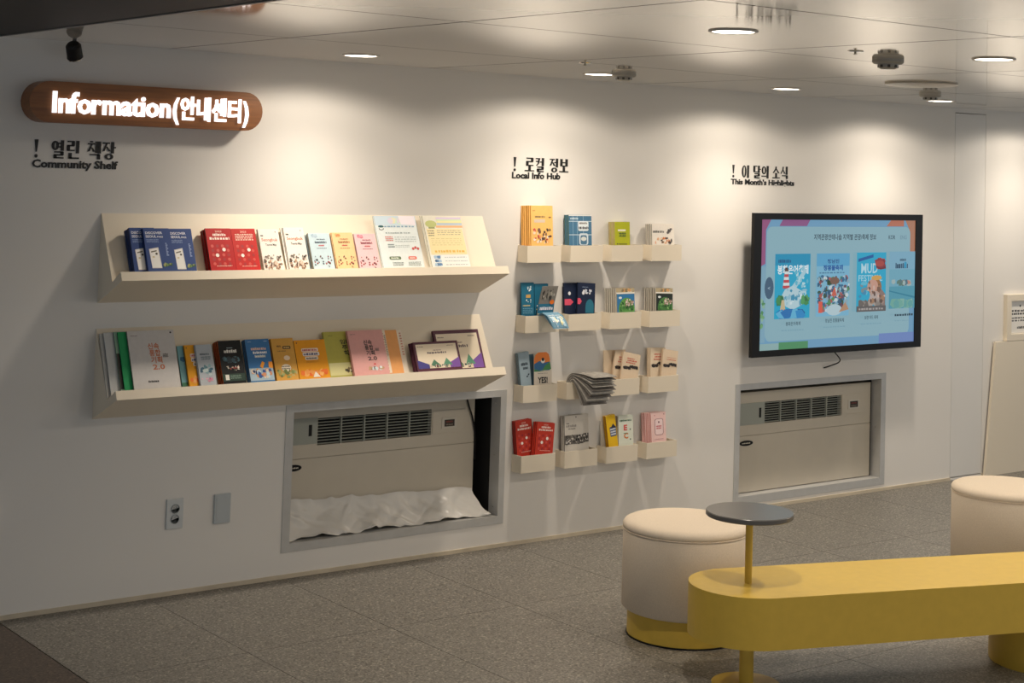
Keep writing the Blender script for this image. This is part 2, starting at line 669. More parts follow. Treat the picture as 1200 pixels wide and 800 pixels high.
def solid(name, pts, faces, depth, m, parent, x0, z0, y0=0.0):
    """Flat outline (x, z) given a small thickness towards the room."""
    n = len(pts)
    vs_ = [(x0 + x, y0 - depth, z0 + z) for x, z in pts] + [(x0 + x, y0, z0 + z) for x, z in pts]
    fs = [tuple(f) for f in faces]
    cnt = {}
    for f in faces:
        for i in range(len(f)):
            e = (f[i], f[(i + 1) % len(f)])
            cnt[e] = 1
    side = [(a, b, b + n, a + n) for (a, b) in cnt if (b, a) not in cnt]
    return mesh_obj(name, vs_, fs + side, m, parent)


def lettering(name, title, sub, x0, x1, zt, hh, xs1, zs, hs, label):
    root = empty(name, (x0, 0, zs))
    tag(root, label, 'lettering', 'black lettering on the white wall')
    adv = {' ': .42, '!': .95}
    tot = sum(adv.get(c, 1.12) for c in title) - .12
    sx = (x1 - x0) / tot
    x = 0.0
    for c in title:
        pts, fs = [], []
        for p, f in GLYPH.get(c, []):
            k = len(pts)
            w = 0.55 if c == '!' else 1.0
            pts += [((x + a * w) * sx, b * hh) for a, b in p]
            fs += [tuple(i + k for i in ff) for ff in f]
        x += adv.get(c, 1.12)
        if pts:
            solid('letter', pts, fs, 0.003, LETTER, root, 0, zt - zs)
    wd = [text_mesh('a' + c_ + 'a', 0.03) for c_ in sub]
    aw = text_mesh('aa', 0.03)
    aw = aw[3] - aw[2]
    adv_ = [t[3] - t[2] - aw for t in wd]
    s = (xs1 - x0) / sum(adv_)
    x = 0.0
    for c_, a_ in zip(sub, adv_):
        if c_ != ' ':
            vs_, ff, a, b = text_mesh(c_, 0.03)
            off = (a_ - (b - a)) / 2
            solid('letter', [((p[0] - a + off + x) * s, p[1] * hs) for p in vs_], ff, 0.003, LETTER, root, 0, 0)
        x += a_
    return root


lettering('wall_lettering', '! 열린 책장', 'Community Shelf', 2.368, 2.712, 1.783, 0.072, 2.724, 1.746, 0.043, 'black lettering reading Community Shelf above the upper wall shelf')
lettering('wall_lettering', '! 로컬 정보', 'Local Info Hub', 4.744, 5.094, 1.785, 0.068, 5.045, 1.752, 0.041, 'black lettering reading Local Info Hub above the small wall bins')
lettering('wall_lettering', '! 이 달의 소식', "This Month's Highlights", 6.228, 6.668, 1.786, 0.068, 6.722, 1.750, 0.040, "black lettering reading This Month's Highlights above the screen")

# ------------------------------------------------------------------ lit pill sign
sign = empty('information_sign', (2.82, 0, 2.003))
tag(sign, 'brown wooden pill shaped sign with lit white Information letters', 'sign')


def wood_mat(name, a, b):
    m = bpy.data.materials.new(name)
    m.use_nodes = True
    nt = m.node_tree
    bs = nt.nodes['Principled BSDF']
    tc = nt.nodes.new('ShaderNodeTexCoord')
    mp = nt.nodes.new('ShaderNodeMapping')
    mp.inputs['Scale'].default_value = (2, 40, 40)
    n = nt.nodes.new('ShaderNodeTexNoise')
    n.inputs['Scale'].default_value = 2.5
    n.inputs['Detail'].default_value = 6
    r = nt.nodes.new('ShaderNodeValToRGB')
    r.color_ramp.elements[0].color = (*a, 1)
    r.color_ramp.elements[1].color = (*b, 1)
    r.color_ramp.elements[0].position = .3
    r.color_ramp.elements[1].position = .7
    nt.links.new(tc.outputs['Object'], mp.inputs['Vector'])
    nt.links.new(mp.outputs['Vector'], n.inputs['Vector'])
    nt.links.new(n.outputs['Fac'], r.inputs['Fac'])
    nt.links.new(r.outputs['Color'], bs.inputs['Base Color'])
    bs.inputs['Roughness'].default_value = .4
    return m


SIGNW = wood_mat('brown_sign_wood', (0.20, 0.070, 0.016), (0.31, 0.115, 0.028))


def pill(hw, hh, n=14):
    pts = []
    for s, a0 in ((1, -90), (-1, 90)):
        for i in range(n + 1):
            a = math.radians(a0 + 180 * i / n)
            pts.append((s * (hw - hh) + hh * math.cos(a), hh * math.sin(a)))
    return pts


pp = pill(0.508, 0.081)
solid('sign_board', pp, [tuple(range(len(pp)))], 0.095, SIGNW, sign, 0, 0)
LIT = mat('lit_white_letter', (1.0, 0.96, 0.97), emit=1.1)
for body, xa, xb, hh, z0, bold in (('Information', 2.397, 2.905, .116, -.040, .024), ('(', 2.912, 2.940, .116, -.040, .02), ('안내센터', 2.944, 3.228, .106, -.040, .022), (')', 3.232, 3.258, .116, -.040, .02)):
    tt = [text_mesh('n' + c_ + 'n', 0.0) for c_ in body]
    nn = text_mesh('nn', 0.0)
    adv_ = [t[3] - t[2] - (nn[3] - nn[2]) for t in tt]
    s = (xb - xa) / sum(adv_)
    x = 0.0
    for c_, a_ in zip(body, adv_):
        vs_, ff, a, b = text_mesh(c_, bold)
        off = (a_ - (b - a)) / 2
        solid('lit_letter', [((p[0] - a + off + x) * s, p[1] * hh) for p in vs_], ff, 0.012, LIT, sign, xa - 2.82, z0, -0.095)
        x += a_

# ------------------------------------------------------------------ long wall shelves
SH_X0, SH_X1 = 2.665, 4.574


def wall_shelf(zt, label):
    root = empty('wall_shelf', (SH_X0, 0, zt))
    tag(root, label, 'shelf', 'long cream leaflet shelves on the wall')
    L = SH_X1 - SH_X0
    prism_x('sloped_back', [(0, 0), (-0.003, 0.0), (-0.138, -0.266), (0, -0.36)], 0, L, SHELF, root)
    prism_x('ledge', [(-0.138, -0.266), (-0.213, -0.221), (-0.229, -0.255), (0, -0.36)], 0, L, SHELF, root)
    return root


wall_shelf(1.567, 'upper cream shelf on the wall holding blue, red and pastel leaflets')
wall_shelf(1.104, 'lower cream shelf on the wall holding books and purple framed cards')

SP = {1: Vector((0, -0.138, 1.301)), 2: Vector((0, -0.138, 0.838))}
SU = Vector((0, 0.138, 0.266)).normalized()
SN = Vector((0, -SU.z, SU.y))


def shelf_frame():
    """Booklets stand a little more upright than the slope behind them."""
    a = math.radians(4)
    return SU * math.cos(a) + SN * math.sin(a), SN * math.cos(a) - SU * math.sin(a)


def shelf_stack(level, name, label, group, x0, x1, h, t, n, front, spine=None, draw=None, n0=0.05, jit=0.003, skew=0.0):
    """n booklets one behind the other on a sloped shelf; the front one is printed."""
    up, fn = shelf_frame()
    ti = t / n
    base = SP[level] + SN * n0 + SU * 0.006
    bx = Vector((1, 0, 0))
    rot = Matrix((bx, -fn, up)).transposed()
    first = booklet(name, x1 - x0, h, ti * 0.93, front, spine, draw, 0.024)
    tag(first, label, 'booklet' if name == 'booklet' else name.replace('_', ' '), group)
    mw = Matrix.Translation(base + bx * x0) @ rot.to_4x4()
    first.matrix_world = mw
    for i in range(1, n):
        off = Matrix.Translation((rnd.uniform(-jit, jit) - skew * i, i * ti, rnd.uniform(-jit, 0.0) * 0.6 + 0.0015))
        dup(first, mw @ off, ORD[i] + ' copy back, behind the ' + label, group)
    return first


# --- cover designs
def d_phone(k):
    k.text('DISCOVER', .07, .855, .085, 'e8ecf5', w=.66)
    k.text('SEOUL', .07, .765, .085, 'e8ecf5', w=.42)
    k.text('PASS', .52, .765, .06, 'e8ecf5', w=.22)
    k.lines(.08, .64, .55, .73, 3, '7f97c8', 5)
    k.poly([(.17, .0), (.55, .0), (.5, .52), (.13, .48)], 'e4e2dc')
    k.poly([(.17, .02), (.5, .03), (.46, .50), (.155, .46)], 'f5f3ee')
    k.poly([(.2, .42), (.42, .45), (.42, .42), (.2, .39)], '6b6450')
    k.dot(.40, .36, .045, '4a4432')
    k.ell(.27, .28, .05, .02, 'd9c9a0')
    for i in range(8):
        k.rect(.79, .31 + .042 * i, .79 + (.09, .06, .08, .05)[i % 4], .333 + .042 * i, '9fb4e0')
    k.scatter(.55, .02, .98, .14, 12, ['3d6b35', '6f8f4a', '26502c', 'a3a66a'], (.08, .16), 4)


def d_red(lines_):
    def f(k):
        k.text('2025', .5, .90, .06, 'f2b8a8', w=.26, align='C')
        if lines_ == 2:
            k.lines(.26, .80, .80, .88, 1, 'ffe8de', 3, .2)
            k.lines(.12, .71, .90, .79, 1, 'ffe8de', 6, .2)
        else:
            k.lines(.14, .70, .88, .88, 4, 'f9cdbd', 9, .35)
        r = random.Random(2)
        for i in range(5):
            for j in range(4):
                k.dot(.18 + .2 * j, .56 - .11 * i, .06, 'a81a20' if (i + j) % 2 else 'd24a40')
        k.dot(.62, .47, .07, 'fff0e6')
        k.dot(.33, .33, .07, 'fff0e6')
        k.lines(.25, .05, .85, .085, 1, 'f2b8a8', 12, .3)
    return f


def d_map(k):
    k.lines(.08, .82, .22, .86, 1, '3a3a3a', 2, .1)
    k.dot(.84, .93, .03, '9a8f84')
    k.text('Seongbuk', .1, .71, .10, 'c46a44', w=.8, bold=.01)
    k.text('Tourist Map', .26, .60, .07, '4a4038', w=.54)
    k.scatter(.02, .02, .98, .30, 60, ['6a4a3c', 'd8c4b0', '9a7f6c', 'efe6da', '4c4038', 'c09a80'], (.06, .16), 5)
    k.scatter(.05, .26, .98, .38, 22, ['3e3a36', '6d5f55', '8a7a6c'], (.04, .1), 8)


def d_story(bg, dark, blob):
    def f(k):
        k.scatter(.02, .86, .45, .98, 7, blob, (.1, .2), 3)
        k.lines(.35, .80, .75, .84, 1, dark, 5, .2)
        k.lines(.25, .70, .82, .775, 1, dark, 8, .15)
        k.lines(.40, .62, .68, .67, 1, 'c0484c', 4, .1)
        k.lines(.3, .55, .76, .58, 1, dark, 9, .3)
        k.scatter(.03, .02, .97, .36, 30, [dark, '2f2a2c', 'a03a40', '6a4a4a', dark], (.04, .1), 6)
    return f


def d_guide_a(k):
    k.rect(0, .82, 1, 1, 'cfe2ee')
    k.scatter(.25, .84, .75, .98, 9, ['ece3c0', 'dcd7e8', 'd2e8d6'], (.1, .22), 4)
    k.poly([(.62, .84), (.98, .82), (.98, 1), (.58, 1)], 'f6eef6')
    k.lines(.2, .78, .97, .82, 1, '88a9c4', 3, .3)
    k.ell(.12, .80, .07, .02, '1f5a60')
    k.ell(.12, .755, .06, .025, '333333')
    k.ell(.12, .76, .045, .018, 'eef4f4')
    k.lines(.2, .66, .8, .70, 1, '97a4a6', 7, .4)
    k.lines(.17, .52, .36, .62, 3, 'cc6a62', 4, .35)
    k.lines(.40, .50, .93, .62, 3, 'b4bfc0', 8, .6)
    k.lines(.2, .40, .36, .48, 2, '6c7c80', 9, .4)
    k.lines(.38, .40, .72, .46, 2, 'b4bfc0', 10, .6)
    for i in range(3):
        k.dot(.80 + .06 * i, .38 + .02 * (i % 2), .03, 'c8504c')
    k.rrect(.18, .18, .46, .235, '5c7050', .025)
    k.lines(.22, .19, .42, .225, 1, 'e8eee0', 2, .3)
    k.rrect(.64, .18, .84, .235, 'e0604c', .025)
    k.lines(.67, .19, .81, .225, 1, 'fff0e8', 3, .3)
    k.lines(.24, .06, .5, .14, 2, '8a9696', 12, .4)
    k.lines(.62, .06, .92, .14, 3, '9aa6a6', 13, .4)


def d_guide_b(k):
    k.rect(.34, .93, 1, .97, 'd9c9e4')
    k.rect(.34, .90, 1, .93, 'cfe4b4')
    k.rect(.34, .86, 1, .90, 'f0e6a0')
    k.rect(.34, .82, 1, .86, 'b4c8dc')
    k.rect(.30, .77, 1, .81, 'f2b878')
    k.ell(.18, .84, .15, .07, 'b8bf6c')
    k.rect(.1, .745, .26, .78, '8a9250')
    k.rect(.04, .26, .98, .75, 'f4e2ac')
    k.lines(.06, .60, .22, .73, 3, '7d745a', 3, .4)
    k.lines(.30, .62, .94, .73, 3, 'b3a680', 4, .55)
    k.lines(.10, .42, .9, .58, 4, 'd9c88c', 6, .6)
    k.lines(.14, .29, .92, .35, 1, 'e4b850', 7, .2)
    k.rect(.0, .02, 1, .25, 'eef0ee')
    for y in (.20, .13, .06):
        k.scatter(.06, y - .02, .28, y + .035, 8, ['5a86b4', 'a8c4dc', '3a5f8a'], (.07, .12), int(y * 100))
        k.lines(.36, y - .012, .94, y + .02, 1, 'b9bfc4', int(y * 90), .5)


def d_plan(col, qr, star):
    def f(k):
        k.lines(.06, .90, .22, .92, 1, '6a5a58', 3, .4)
        for i, (a) in enumerate(('신속', '통합', '기획', '2.0')):
            k.text(a, .40 + .018 * i, .665 - i * .125, .125, col, w=.24 if i < 3 else .26, bold=.025)
        k.lines(.70, .50, .82, .57, 3, '4a4644', 5, .3)
        if star:
            k.ell(.62, .20, .035, .018, 'd8404c')
            k.scatter(.40, .04, .9, .16, 16, ['e8eef0', '5a4a48', 'd8e4e6', 'c4a078'], (.05, .12), 6)
        else:
            k.lines(.32, .06, .56, .10, 1, '2e2c2c', 6, .1)
            k.dot(.93, .95, .02, '2e2c2c')
    return f


def d_housing(k):
    k.lines(.12, .90, .26, .92, 1, '5a5a30', 3, .4)
    k.text('임대', .44, .72, .12, '2a2616', w=.30, bold=.025)
    k.text('주택', .47, .595, .12, '2a2616', w=.30, bold=.025)
    k.text('혁신', .50, .47, .12, '2a2616', w=.30, bold=.025)
    k.rect(.02, .02, .98, .30, 'd8d49a')
    k.scatter(.42, .06, .92, .2, 14, ['54503c', '8a7a50', 'efe8d0', '3a3830'], (.06, .12), 4)


def d_black(k):
    k.lines(.36, .80, .62, .83, 1, '9fb0b4', 2, .3)
    k.lines(.22, .69, .80, .78, 1, 'e6e6e0', 4, .1)
    k.scatter(.08, .42, .9, .62, 26, ['2f4f5e', '1e333e', '47707c', '0f1d26'], (.1, .25), 5)
    k.scatter(.2, .24, .88, .38, 18, ['c8b8a8', '8a3a34', 'e8e0d4', '4a5a4a', 'd0a090'], (.05, .12), 7)
    k.rect(0, 0, 1, .18, '1f3a30')
    k.rect(.12, .03, .28, .16, 'e8e6de')
    k.lines(.34, .05, .8, .15, 3, '7f9a8c', 5, .5)


def d_blue(k):
    k.lines(.2, .73, .86, .80, 1, 'f2c8b0', 3, .12)
    k.lines(.26, .64, .84, .71, 1, 'ffffff', 6, .12)
    k.lines(.32, .55, .78, .62, 1, 'f0f0e4', 8, .12)
    k.lines(.1, .93, .26, .95, 1, 'a8c4e0', 3, .2)
    k.lines(.78, .93, .92, .96, 1, 'a8c4e0', 5, .2)
    k.rect(0, 0, 1, .30, 'a8c0d0')
    k.scatter(.02, .02, .98, .3, 26, ['d8946c', '2f58a0', 'e8d8c4', 'e8a03c', '24406c', 'c8dce8'], (.1, .22), 5)
    k.poly([(.46, .34), (.58, .46), (.68, .42), (.56, .28)], 'f0a030')
    k.poly([(.82, .30), (.84, .44), (1, .44), (1, .28)], 'f29a2e')


def d_gold(k):
    k.lines(.22, .78, .42, .84, 1, '6a4a20', 3, .2)
    k.rrect(.48, .735, .84, .81, '4a3a20', .04)
    k.lines(.53, .75, .8, .795, 1, 'e8c070', 5, .2)
    k.lines(.22, .67, .62, .71, 1, '8a6a38', 4, .4)
    k.ell(.6, .52, .14, .06, 'f2dcc0')
    k.ell(.50, .28, .22, .09, 'efe6d4')
    k.lines(.30, .24, .68, .34, 2, '5a5040', 6, .4)
    k.scatter(.02, .02, .98, .26, 26, ['a8b070', '8f9a58', 'c8b878', '6f8048'], (.08, .2), 7)


def d_orange(k):
    k.ell(.08, .93, .02, .02, '6a3a10')
    k.rrect(.2, .69, .74, .78, 'f0e0d4', .03)
    k.lines(.23, .705, .71, .765, 1, 'c0504a', 3, .1)
    k.rrect(.22, .58, .76, .675, 'efe8e4', .03)
    k.lines(.25, .595, .73, .66, 1, '38386c', 4, .1)
    k.rrect(.28, .475, .70, .565, 'efe4d4', .03)
    k.lines(.32, .49, .66, .545, 1, '3a3030', 6, .15)
    k.lines(.3, .40, .7, .45, 2, 'c07a18', 8, .5)
    k.scatter(.02, .02, .98, .24, 18, ['ef7a2c', 'f0a050', 'e86a28', 'f4b868'], (.12, .28), 4)
    k.poly([(.44, .02), (.54, .17), (.68, .02)], 'f4ece0')


def d_card(k):
    k.rect(.02, .03, .98, .96, '5a3040')
    k.rect(.05, .02, .95, .91, 'eadcc4')
    k.lines(.08, .80, .22, .84, 1, '8a7a6c', 2, .3)
    k.lines(.74, .82, .90, .86, 1, '8a7a6c', 3, .3)
    k.lines(.42, .66, .60, .70, 1, '7a5a60', 5, .2)
    k.lines(.28, .55, .72, .63, 1, '5a4a54', 8, .15)
    k.poly([(.03, .02), (.03, .34), (.28, .16), (.28, .02)], '45408c')
    k.poly([(.97, .02), (.97, .40), (.74, .2), (.74, .02)], '7a50a4')
    k.poly([(.30, .1), (.40, .34), (.54, .1)], '4f7f64')
    k.poly([(.58, .1), (.68, .38), (.80, .12)], '5a9478')
    k.scatter(.27, .02, .76, .16, 22, ['efe6d8', '4a6a58', '6a4a48', 'd8c8b0', '2f3a44'], (.03, .07), 5)


# --- upper shelf
G1 = 'blue phone-cover booklets on the upper shelf'
shelf_stack(1, 'booklet', 'leftmost blue phone-cover booklet on the upper shelf', G1, 2.744, 2.852, 0.203, .043, 6, '2f4a86', '1d2a4a', d_phone, n0=0.045)
shelf_stack(1, 'booklet', 'middle one of the three blue phone-cover booklets', G1, 2.796, 2.908, 0.194, .012, 2, '2f4a86', '1d2a4a', d_phone, n0=0.060)
shelf_stack(1, 'booklet', 'blue phone-cover booklet standing next to the red booklets', G1, 2.914, 3.016, 0.199, .045, 6, '2f4a86', '1d2a4a', d_phone, skew=-.0015, n0=0.045)
G2 = 'red booklets on the upper shelf'
shelf_stack(1, 'booklet', 'red booklet with a two-line white title beside the blue booklets', G2, 3.080, 3.196, 0.201, .043, 5, 'bb181b', '5a0c10', d_red(2), n0=0.045)
shelf_stack(1, 'booklet', 'red booklet with a four-line pale title beside the white maps', G2, 3.200, 3.313, 0.202, .038, 5, 'c42420', '5a0c10', d_red(4), n0=0.040)
G3 = 'white town maps on the upper shelf'
shelf_stack(1, 'leaflet', 'white map leaflet standing right beside the red booklets', G3, 3.343, 3.440, 0.212, .012, 3, 'efe9e0', '6a5848', d_map, n0=0.014)
shelf_stack(1, 'leaflet', 'white map leaflet standing beside the pale blue leaflets', G3, 3.466, 3.564, 0.219, .013, 3, 'efe9e0', '6a5848', d_map, skew=.004, n0=0.015)
G4 = 'pastel leaflets on the upper shelf'
shelf_stack(1, 'leaflet', 'pale blue leaflet with small dark figures on the upper shelf', G4, 3.571, 3.677, 0.184, .034, 6, 'c4d8e0', '8a7c60', d_story('c4d8e0', '4a5a68', ['b4c8d4', '9fb8c8']), n0=0.036)
shelf_stack(1, 'leaflet', 'peach orange leaflet with small figures on the upper shelf', G4, 3.696, 3.801, 0.191, .024, 5, 'f4cc98', '8f7660', d_story('f4cc98', 'a0704c', ['d88a58', 'f0b478']), n0=0.026)
shelf_stack(1, 'leaflet', 'pale pink leaflet with small red figures on the upper shelf', G4, 3.816, 3.926, 0.190, .014, 3, 'f2c8cc', 'b89a90', d_story('f2c8cc', '8a3a48', ['e89aa8', 'd87a8c']), n0=0.016)
G5 = 'large guide leaflets on the upper shelf'
shelf_stack(1, 'leaflet', 'large pale blue guide leaflet on the upper shelf', G5, 3.944, 4.165, 0.278, .008, 2, 'e6eeee', 'b8c0c0', d_guide_a, skew=.003, n0=0.010)
shelf_stack(1, 'leaflet', 'large yellow guide leaflet with a rainbow header', G5, 4.205, 4.418, 0.279, .012, 2, 'f0ecdc', 'b8b8ac', d_guide_b, skew=.006, n0=0.014)

# --- lower shelf
GA = 'large reports at the end of the lower shelf'
for i, (x0, c, sp, lab) in enumerate((
        (2.662, 'b9b8b4', '8f8f8c', 'hindmost grey report sticking out at the left end of the lower shelf'),
        (2.676, 'c4c6c6', '9a9c9c', 'second grey report from the left end of the lower shelf'))):
    shelf_stack(2, 'report', lab, GA, x0, x0 + .205, .262, .006, 1, c, sp, None, n0=.010 + .009 * i)


def d_green_photo(k):
    k.rect(0, 0, 1, .62, '2a2422')
    k.scatter(.0, .02, .3, .6, 12, ['1c1817', '3a2e2a', '4a3a34'], (.08, .16), 3)


shelf_stack(2, 'report', 'pale green report with a dark photo on its lower half', GA, 2.715, 2.918, 0.260, .006, 1, '8fae9a', '5f7a6a', d_green_photo, n0=0.028)
shelf_stack(2, 'report', 'bright green report behind the white report on the lower shelf', GA, 2.728, 2.931, 0.255, .006, 1, '1f9a5c', '147044', None, n0=0.036)
shelf_stack(2, 'report', 'white report titled 2.0 in orange on the lower shelf', GA, 2.762, 2.964, 0.253, .010, 2, 'cfccca', '3a3836', d_plan('c4714a', True, False), n0=0.048)
GB = 'small booklets on the lower shelf'


def d_teal(k):
    k.scatter(0, .45, 1, .75, 16, ['2f6a8c', '2a5a6c', '6aa8b4'], (.2, .4), 3)
    k.rect(0, 0, 1, .1, '3f7a5c')


shelf_stack(2, 'booklet', 'teal booklet half hidden beside the white 2.0 report', GB, 2.988, 3.090, 0.196, .010, 2, '7fb4bc', '4f8088', d_teal, n0=0.012)
shelf_stack(2, 'booklet', 'narrow yellow strip booklet beside the teal booklet', GB, 3.014, 3.119, 0.193, .010, 2, 'eaa424', 'a8701c', d_orange, n0=0.025)


def d_greyblue(k):
    k.lines(.2, .72, .8, .78, 1, '50606c', 3, .2)
    k.lines(.25, .60, .85, .70, 2, '6a7c88', 4, .3)
    k.scatter(.05, .18, .95, .5, 16, ['8fb0b8', '5f8a94', 'c4d4d4', '3f6a80'], (.15, .3), 6)
    k.scatter(.05, .02, .95, .16, 10, ['d890a8', 'b85a84', 'e4b4c4'], (.1, .2), 7)


shelf_stack(2, 'booklet', 'pale grey-blue booklet tucked against the black book', GB, 3.057, 3.130, 0.188, .010, 2, 'b4bcc4', '7c8894', d_greyblue, n0=0.038)
shelf_stack(2, 'book', 'black book with a rust-orange spine on the lower shelf', GB, 3.157, 3.262, 0.198, .042, 4, '16191c', 'b0501c', d_black, n0=0.044)
shelf_stack(2, 'book', 'blue book with a white title beside the black book', GB, 3.291, 3.404, 0.203, .028, 3, '3f7ab4', '2a4c70', d_blue, n0=0.031)
shelf_stack(2, 'book', 'ochre book with a pale cloud drawing on the lower shelf', GB, 3.419, 3.526, 0.205, .020, 2, 'd8a44c', 'a87430', d_gold, n0=0.022)
shelf_stack(2, 'book', 'orange book with three white title bars on the lower shelf', GB, 3.530, 3.682, 0.193, .018, 2, 'eaa020', '8a5a18', d_orange, n0=0.021)
GC = 'housing reports on the lower shelf'
shelf_stack(2, 'report', 'lime green report with a black Korean title', GC, 3.682, 3.860, 0.225, .010, 2, 'b8b456', '76743a', d_housing, n0=0.020)
shelf_stack(2, 'report', 'pink report titled 2.0 in black on the lower shelf', GC, 3.792, 3.973, 0.218, .014, 2, 'e0a8a4', 'b8847c', d_plan('3a2a2c', False, True), n0=0.042)


def d_side_orange(k):
    k.rect(.0, 0, .62, 1, 'efe2d0')
    k.lines(.56, .4, .62, .9, 12, '4a3a30', 3, .4)
    k.lines(.52, .02, .56, .96, 14, 'c85a3c', 6, .5)


def d_side_white(k):
    k.lines(.9, .4, .97, .95, 9, 'c86a4c', 4, .5)


shelf_stack(2, 'report', 'orange report showing behind the pink report on the lower shelf', GC, 3.897, 4.061, 0.220, .008, 1, 'eaa868', 'c88a54', d_side_orange, n0=0.024)
shelf_stack(2, 'report', 'cream report sticking out behind the orange report on the lower shelf', GC, 3.932, 4.096, 0.224, .008, 1, 'efe4d4', 'c8bca8', d_side_white, n0=0.012)
GD = 'purple cornered cards on the lower shelf'
shelf_stack(2, 'card', 'smaller brown edged card with purple corners in front', GD, 4.121, 4.367, 0.150, .026, 4, '5a3040', '402230', d_card, skew=.002, n0=0.045)
shelf_stack(2, 'card', 'taller brown edged card with purple corners behind the smaller card', GD, 4.262, 4.520, 0.210, .012, 2, '5a3040', '402230', d_card, n0=0.016)

# ------------------------------------------------------------------ 4 x 4 wall bins
BX = (4.795, 5.063, 5.330, 5.598)
BZ = (1.430, 1.095, 0.764, 0.432)
BW, BD, BH = 0.208, 0.076, 0.081
WHAT = [['thick orange booklets', 'blue checked booklets', 'lime green leaflets', 'white cartoon booklets'],
        ['teal leaflets and a curling grey sheet', 'navy leaflets with pink arrows', 'magazines with a blue sky cover', 'magazines with a dark hill cover'],
        ['a grey-blue booklet and a YES leaflet', 'newspapers flopping over its front', 'beige leaflets leaning to one side', 'beige leaflets below the dark hill magazines'],
        ['red booklets', 'white black-crowd maps', 'yellow and white leaflets', 'pink leaflets']]
hold0 = None
for r in range(4):
    for c in range(4):
        lab = 'small cream wall bin holding ' + WHAT[r][c]
        if hold0 is None:
            hold0 = empty('wall_bin')
            T = .004
            box('back_panel', (0, -T, 0, BW, 0, BH), SHELF, hold0)
            box('front_panel', (0, -BD, 0, BW, -BD + T, BH), SHELF, hold0)
            box('side_panel', (0, -BD + T, 0, T, -T, BH), SHELF, hold0)
            box('side_panel', (BW - T, -BD + T, 0, BW, -T, BH), SHELF, hold0)
            box('base_panel', (T, -BD + T, 0, BW - T, -T, T), SHELF, hold0)
            tag(hold0, lab, 'bin', 'small cream bins in a grid on the wall')
            hold0.location = (BX[c], 0, BZ[r] - BH)
        else:
            dup(hold0, Matrix.Translation((BX[c], 0, BZ[r] - BH)), lab)


def bin_stack(r, name, label, group, x0, w, ztop, front, spine=None, draw=None, yf=-0.055, t=0.02, n=3, lean=4.0, roll=0.0, step=(0.0, 0.0), backlabel=None, jit=.0015):
    """Booklets standing in a wall bin of row r; x0 is the front copy's left edge at its foot."""
    zb = BZ[r] - BH + 0.0045
    h = (ztop - zb) / math.cos(math.radians(lean))
    ti = t / n
    first = booklet(name, w, h, ti * .93, front, spine, draw, BH - .006)
    tag(first, label, name.replace('_', ' '), group)
    zlift = max(0.0, w * math.sin(math.radians(roll)))
    rot = Matrix.Rotation(math.radians(-lean), 4, 'X') @ Matrix.Rotation(math.radians(roll), 4, 'Y')
    mw = Matrix.Translation((x0, yf, zb + zlift)) @ rot
    first.matrix_world = mw
    for i in range(1, n):
        off = Matrix.Translation((step[0] * i + rnd.uniform(-jit, jit), i * ti, rnd.uniform(0, jit)))
        dup(first, mw @ off, ORD[i] + ' copy back, behind the ' + label, group)
    return first


# --- bin covers
def b_orange(k):
    k.lines(.08, .86, .2, .89, 1, 'b87a40', 2, .3)
    k.lines(.18, .70, .66, .75, 1, '7a6a50', 3, .15)
    k.ell(.86, .71, .06, .02, '8a6a44')
    k.rect(.14, .58, .64, .66, 'd8c4b0')
    k.scatter(.06, .02, .96, .46, 42, ['4a3a34', 'c8504a', 'f4e4d0', '7a5a4c', 'e89a60', '3a3030', 'efd8c0'], (.06, .15), 5)


def b_check(k):
    k.rect(0, .97, 1, 1, 'f0f0ec')
    for x in (.17, .35, .62):
        k.rect(x, 0, x + .025, .97, '7fa4c0')
    for y in (.34, .78):
        k.rect(0, y, 1, y + .025, 'c4d8e4')
    k.rrect(.4, .48, .86, .80, 'e4ecf0', .06)
    k.lines(.45, .70, .82, .77, 1, '5a4a44', 3, .15)
    k.lines(.43, .53, .86, .63, 1, '141c24', 5, .15)
    k.rrect(.44, .02, .84, .40, 'd4e0e8', .08)
    k.rrect(.5, .04, .78, .34, '4a7694', .06)
    k.ell(.64, .22, .12, .07, 'd8dcd8')
    k.lines(.06, .84, .40, .94, 1, 'cfe0ea', 7, .3)


def b_lime(k):
    k.rrect(.2, .60, .72, .68, 'f4f2d8', .03)
    k.lines(.28, .36, .74, .56, 2, '3c5a2c', 4, .15)
    k.lines(.12, .03, .8, .10, 1, '5a5a20', 6, .2)


def b_cartoon(k):
    k.lines(.04, .58, .56, .70, 1, '5a5854', 3, .1)
    k.scatter(.62, .5, .92, .85, 7, ['4a4848', '6a6260'], (.08, .14), 4)
    k.scatter(.1, .02, .92, .4, 18, ['e8b48c', 'd8864c', '4a4442', 'f2dcc0', '7a5a48'], (.07, .16), 9)


def b_teal(k):
    k.scatter(.3, .68, .85, .92, 8, ['e8eef0', 'bcd4dc'], (.08, .16), 3)
    k.rect(.36, .54, .72, .64, 'c8a058')
    k.scatter(.15, .38, .9, .5, 4, ['dfe8ea'], (.06, .12), 5)
    k.lines(.1, .28, .7, .33, 1, 'd8c48c', 4, .2)
    k.lines(.1, .05, .9, .24, 4, '6fa8c4', 6, .4)


def b_teal2(k):
    k.lines(.1, .16, .8, .22, 1, 'd8e0a8', 4, .2)
    k.lines(.15, .27, .85, .34, 1, 'e8e8f0', 7, .15)
    k.rect(.2, 0, 1, .12, '3a74b0')


def b_navy(k):
    k.lines(.25, .84, .6, .88, 1, '7a8ca8', 3, .3)
    k.ell(.32, .66, .08, .06, 'e4e4ea')
    k.scatter(.25, .6, .85, .8, 8, ['dfe0e8', 'c8ccd8'], (.08, .16), 5)
    k.poly([(0, .28), (.0, .48), (.14, .48), (.24, .38), (.14, .28)], 'e0506c')
    k.ell(.7, .22, .24, .24, '1f7088')
    k.rect(.46, 0, .94, .22, '1f7088')


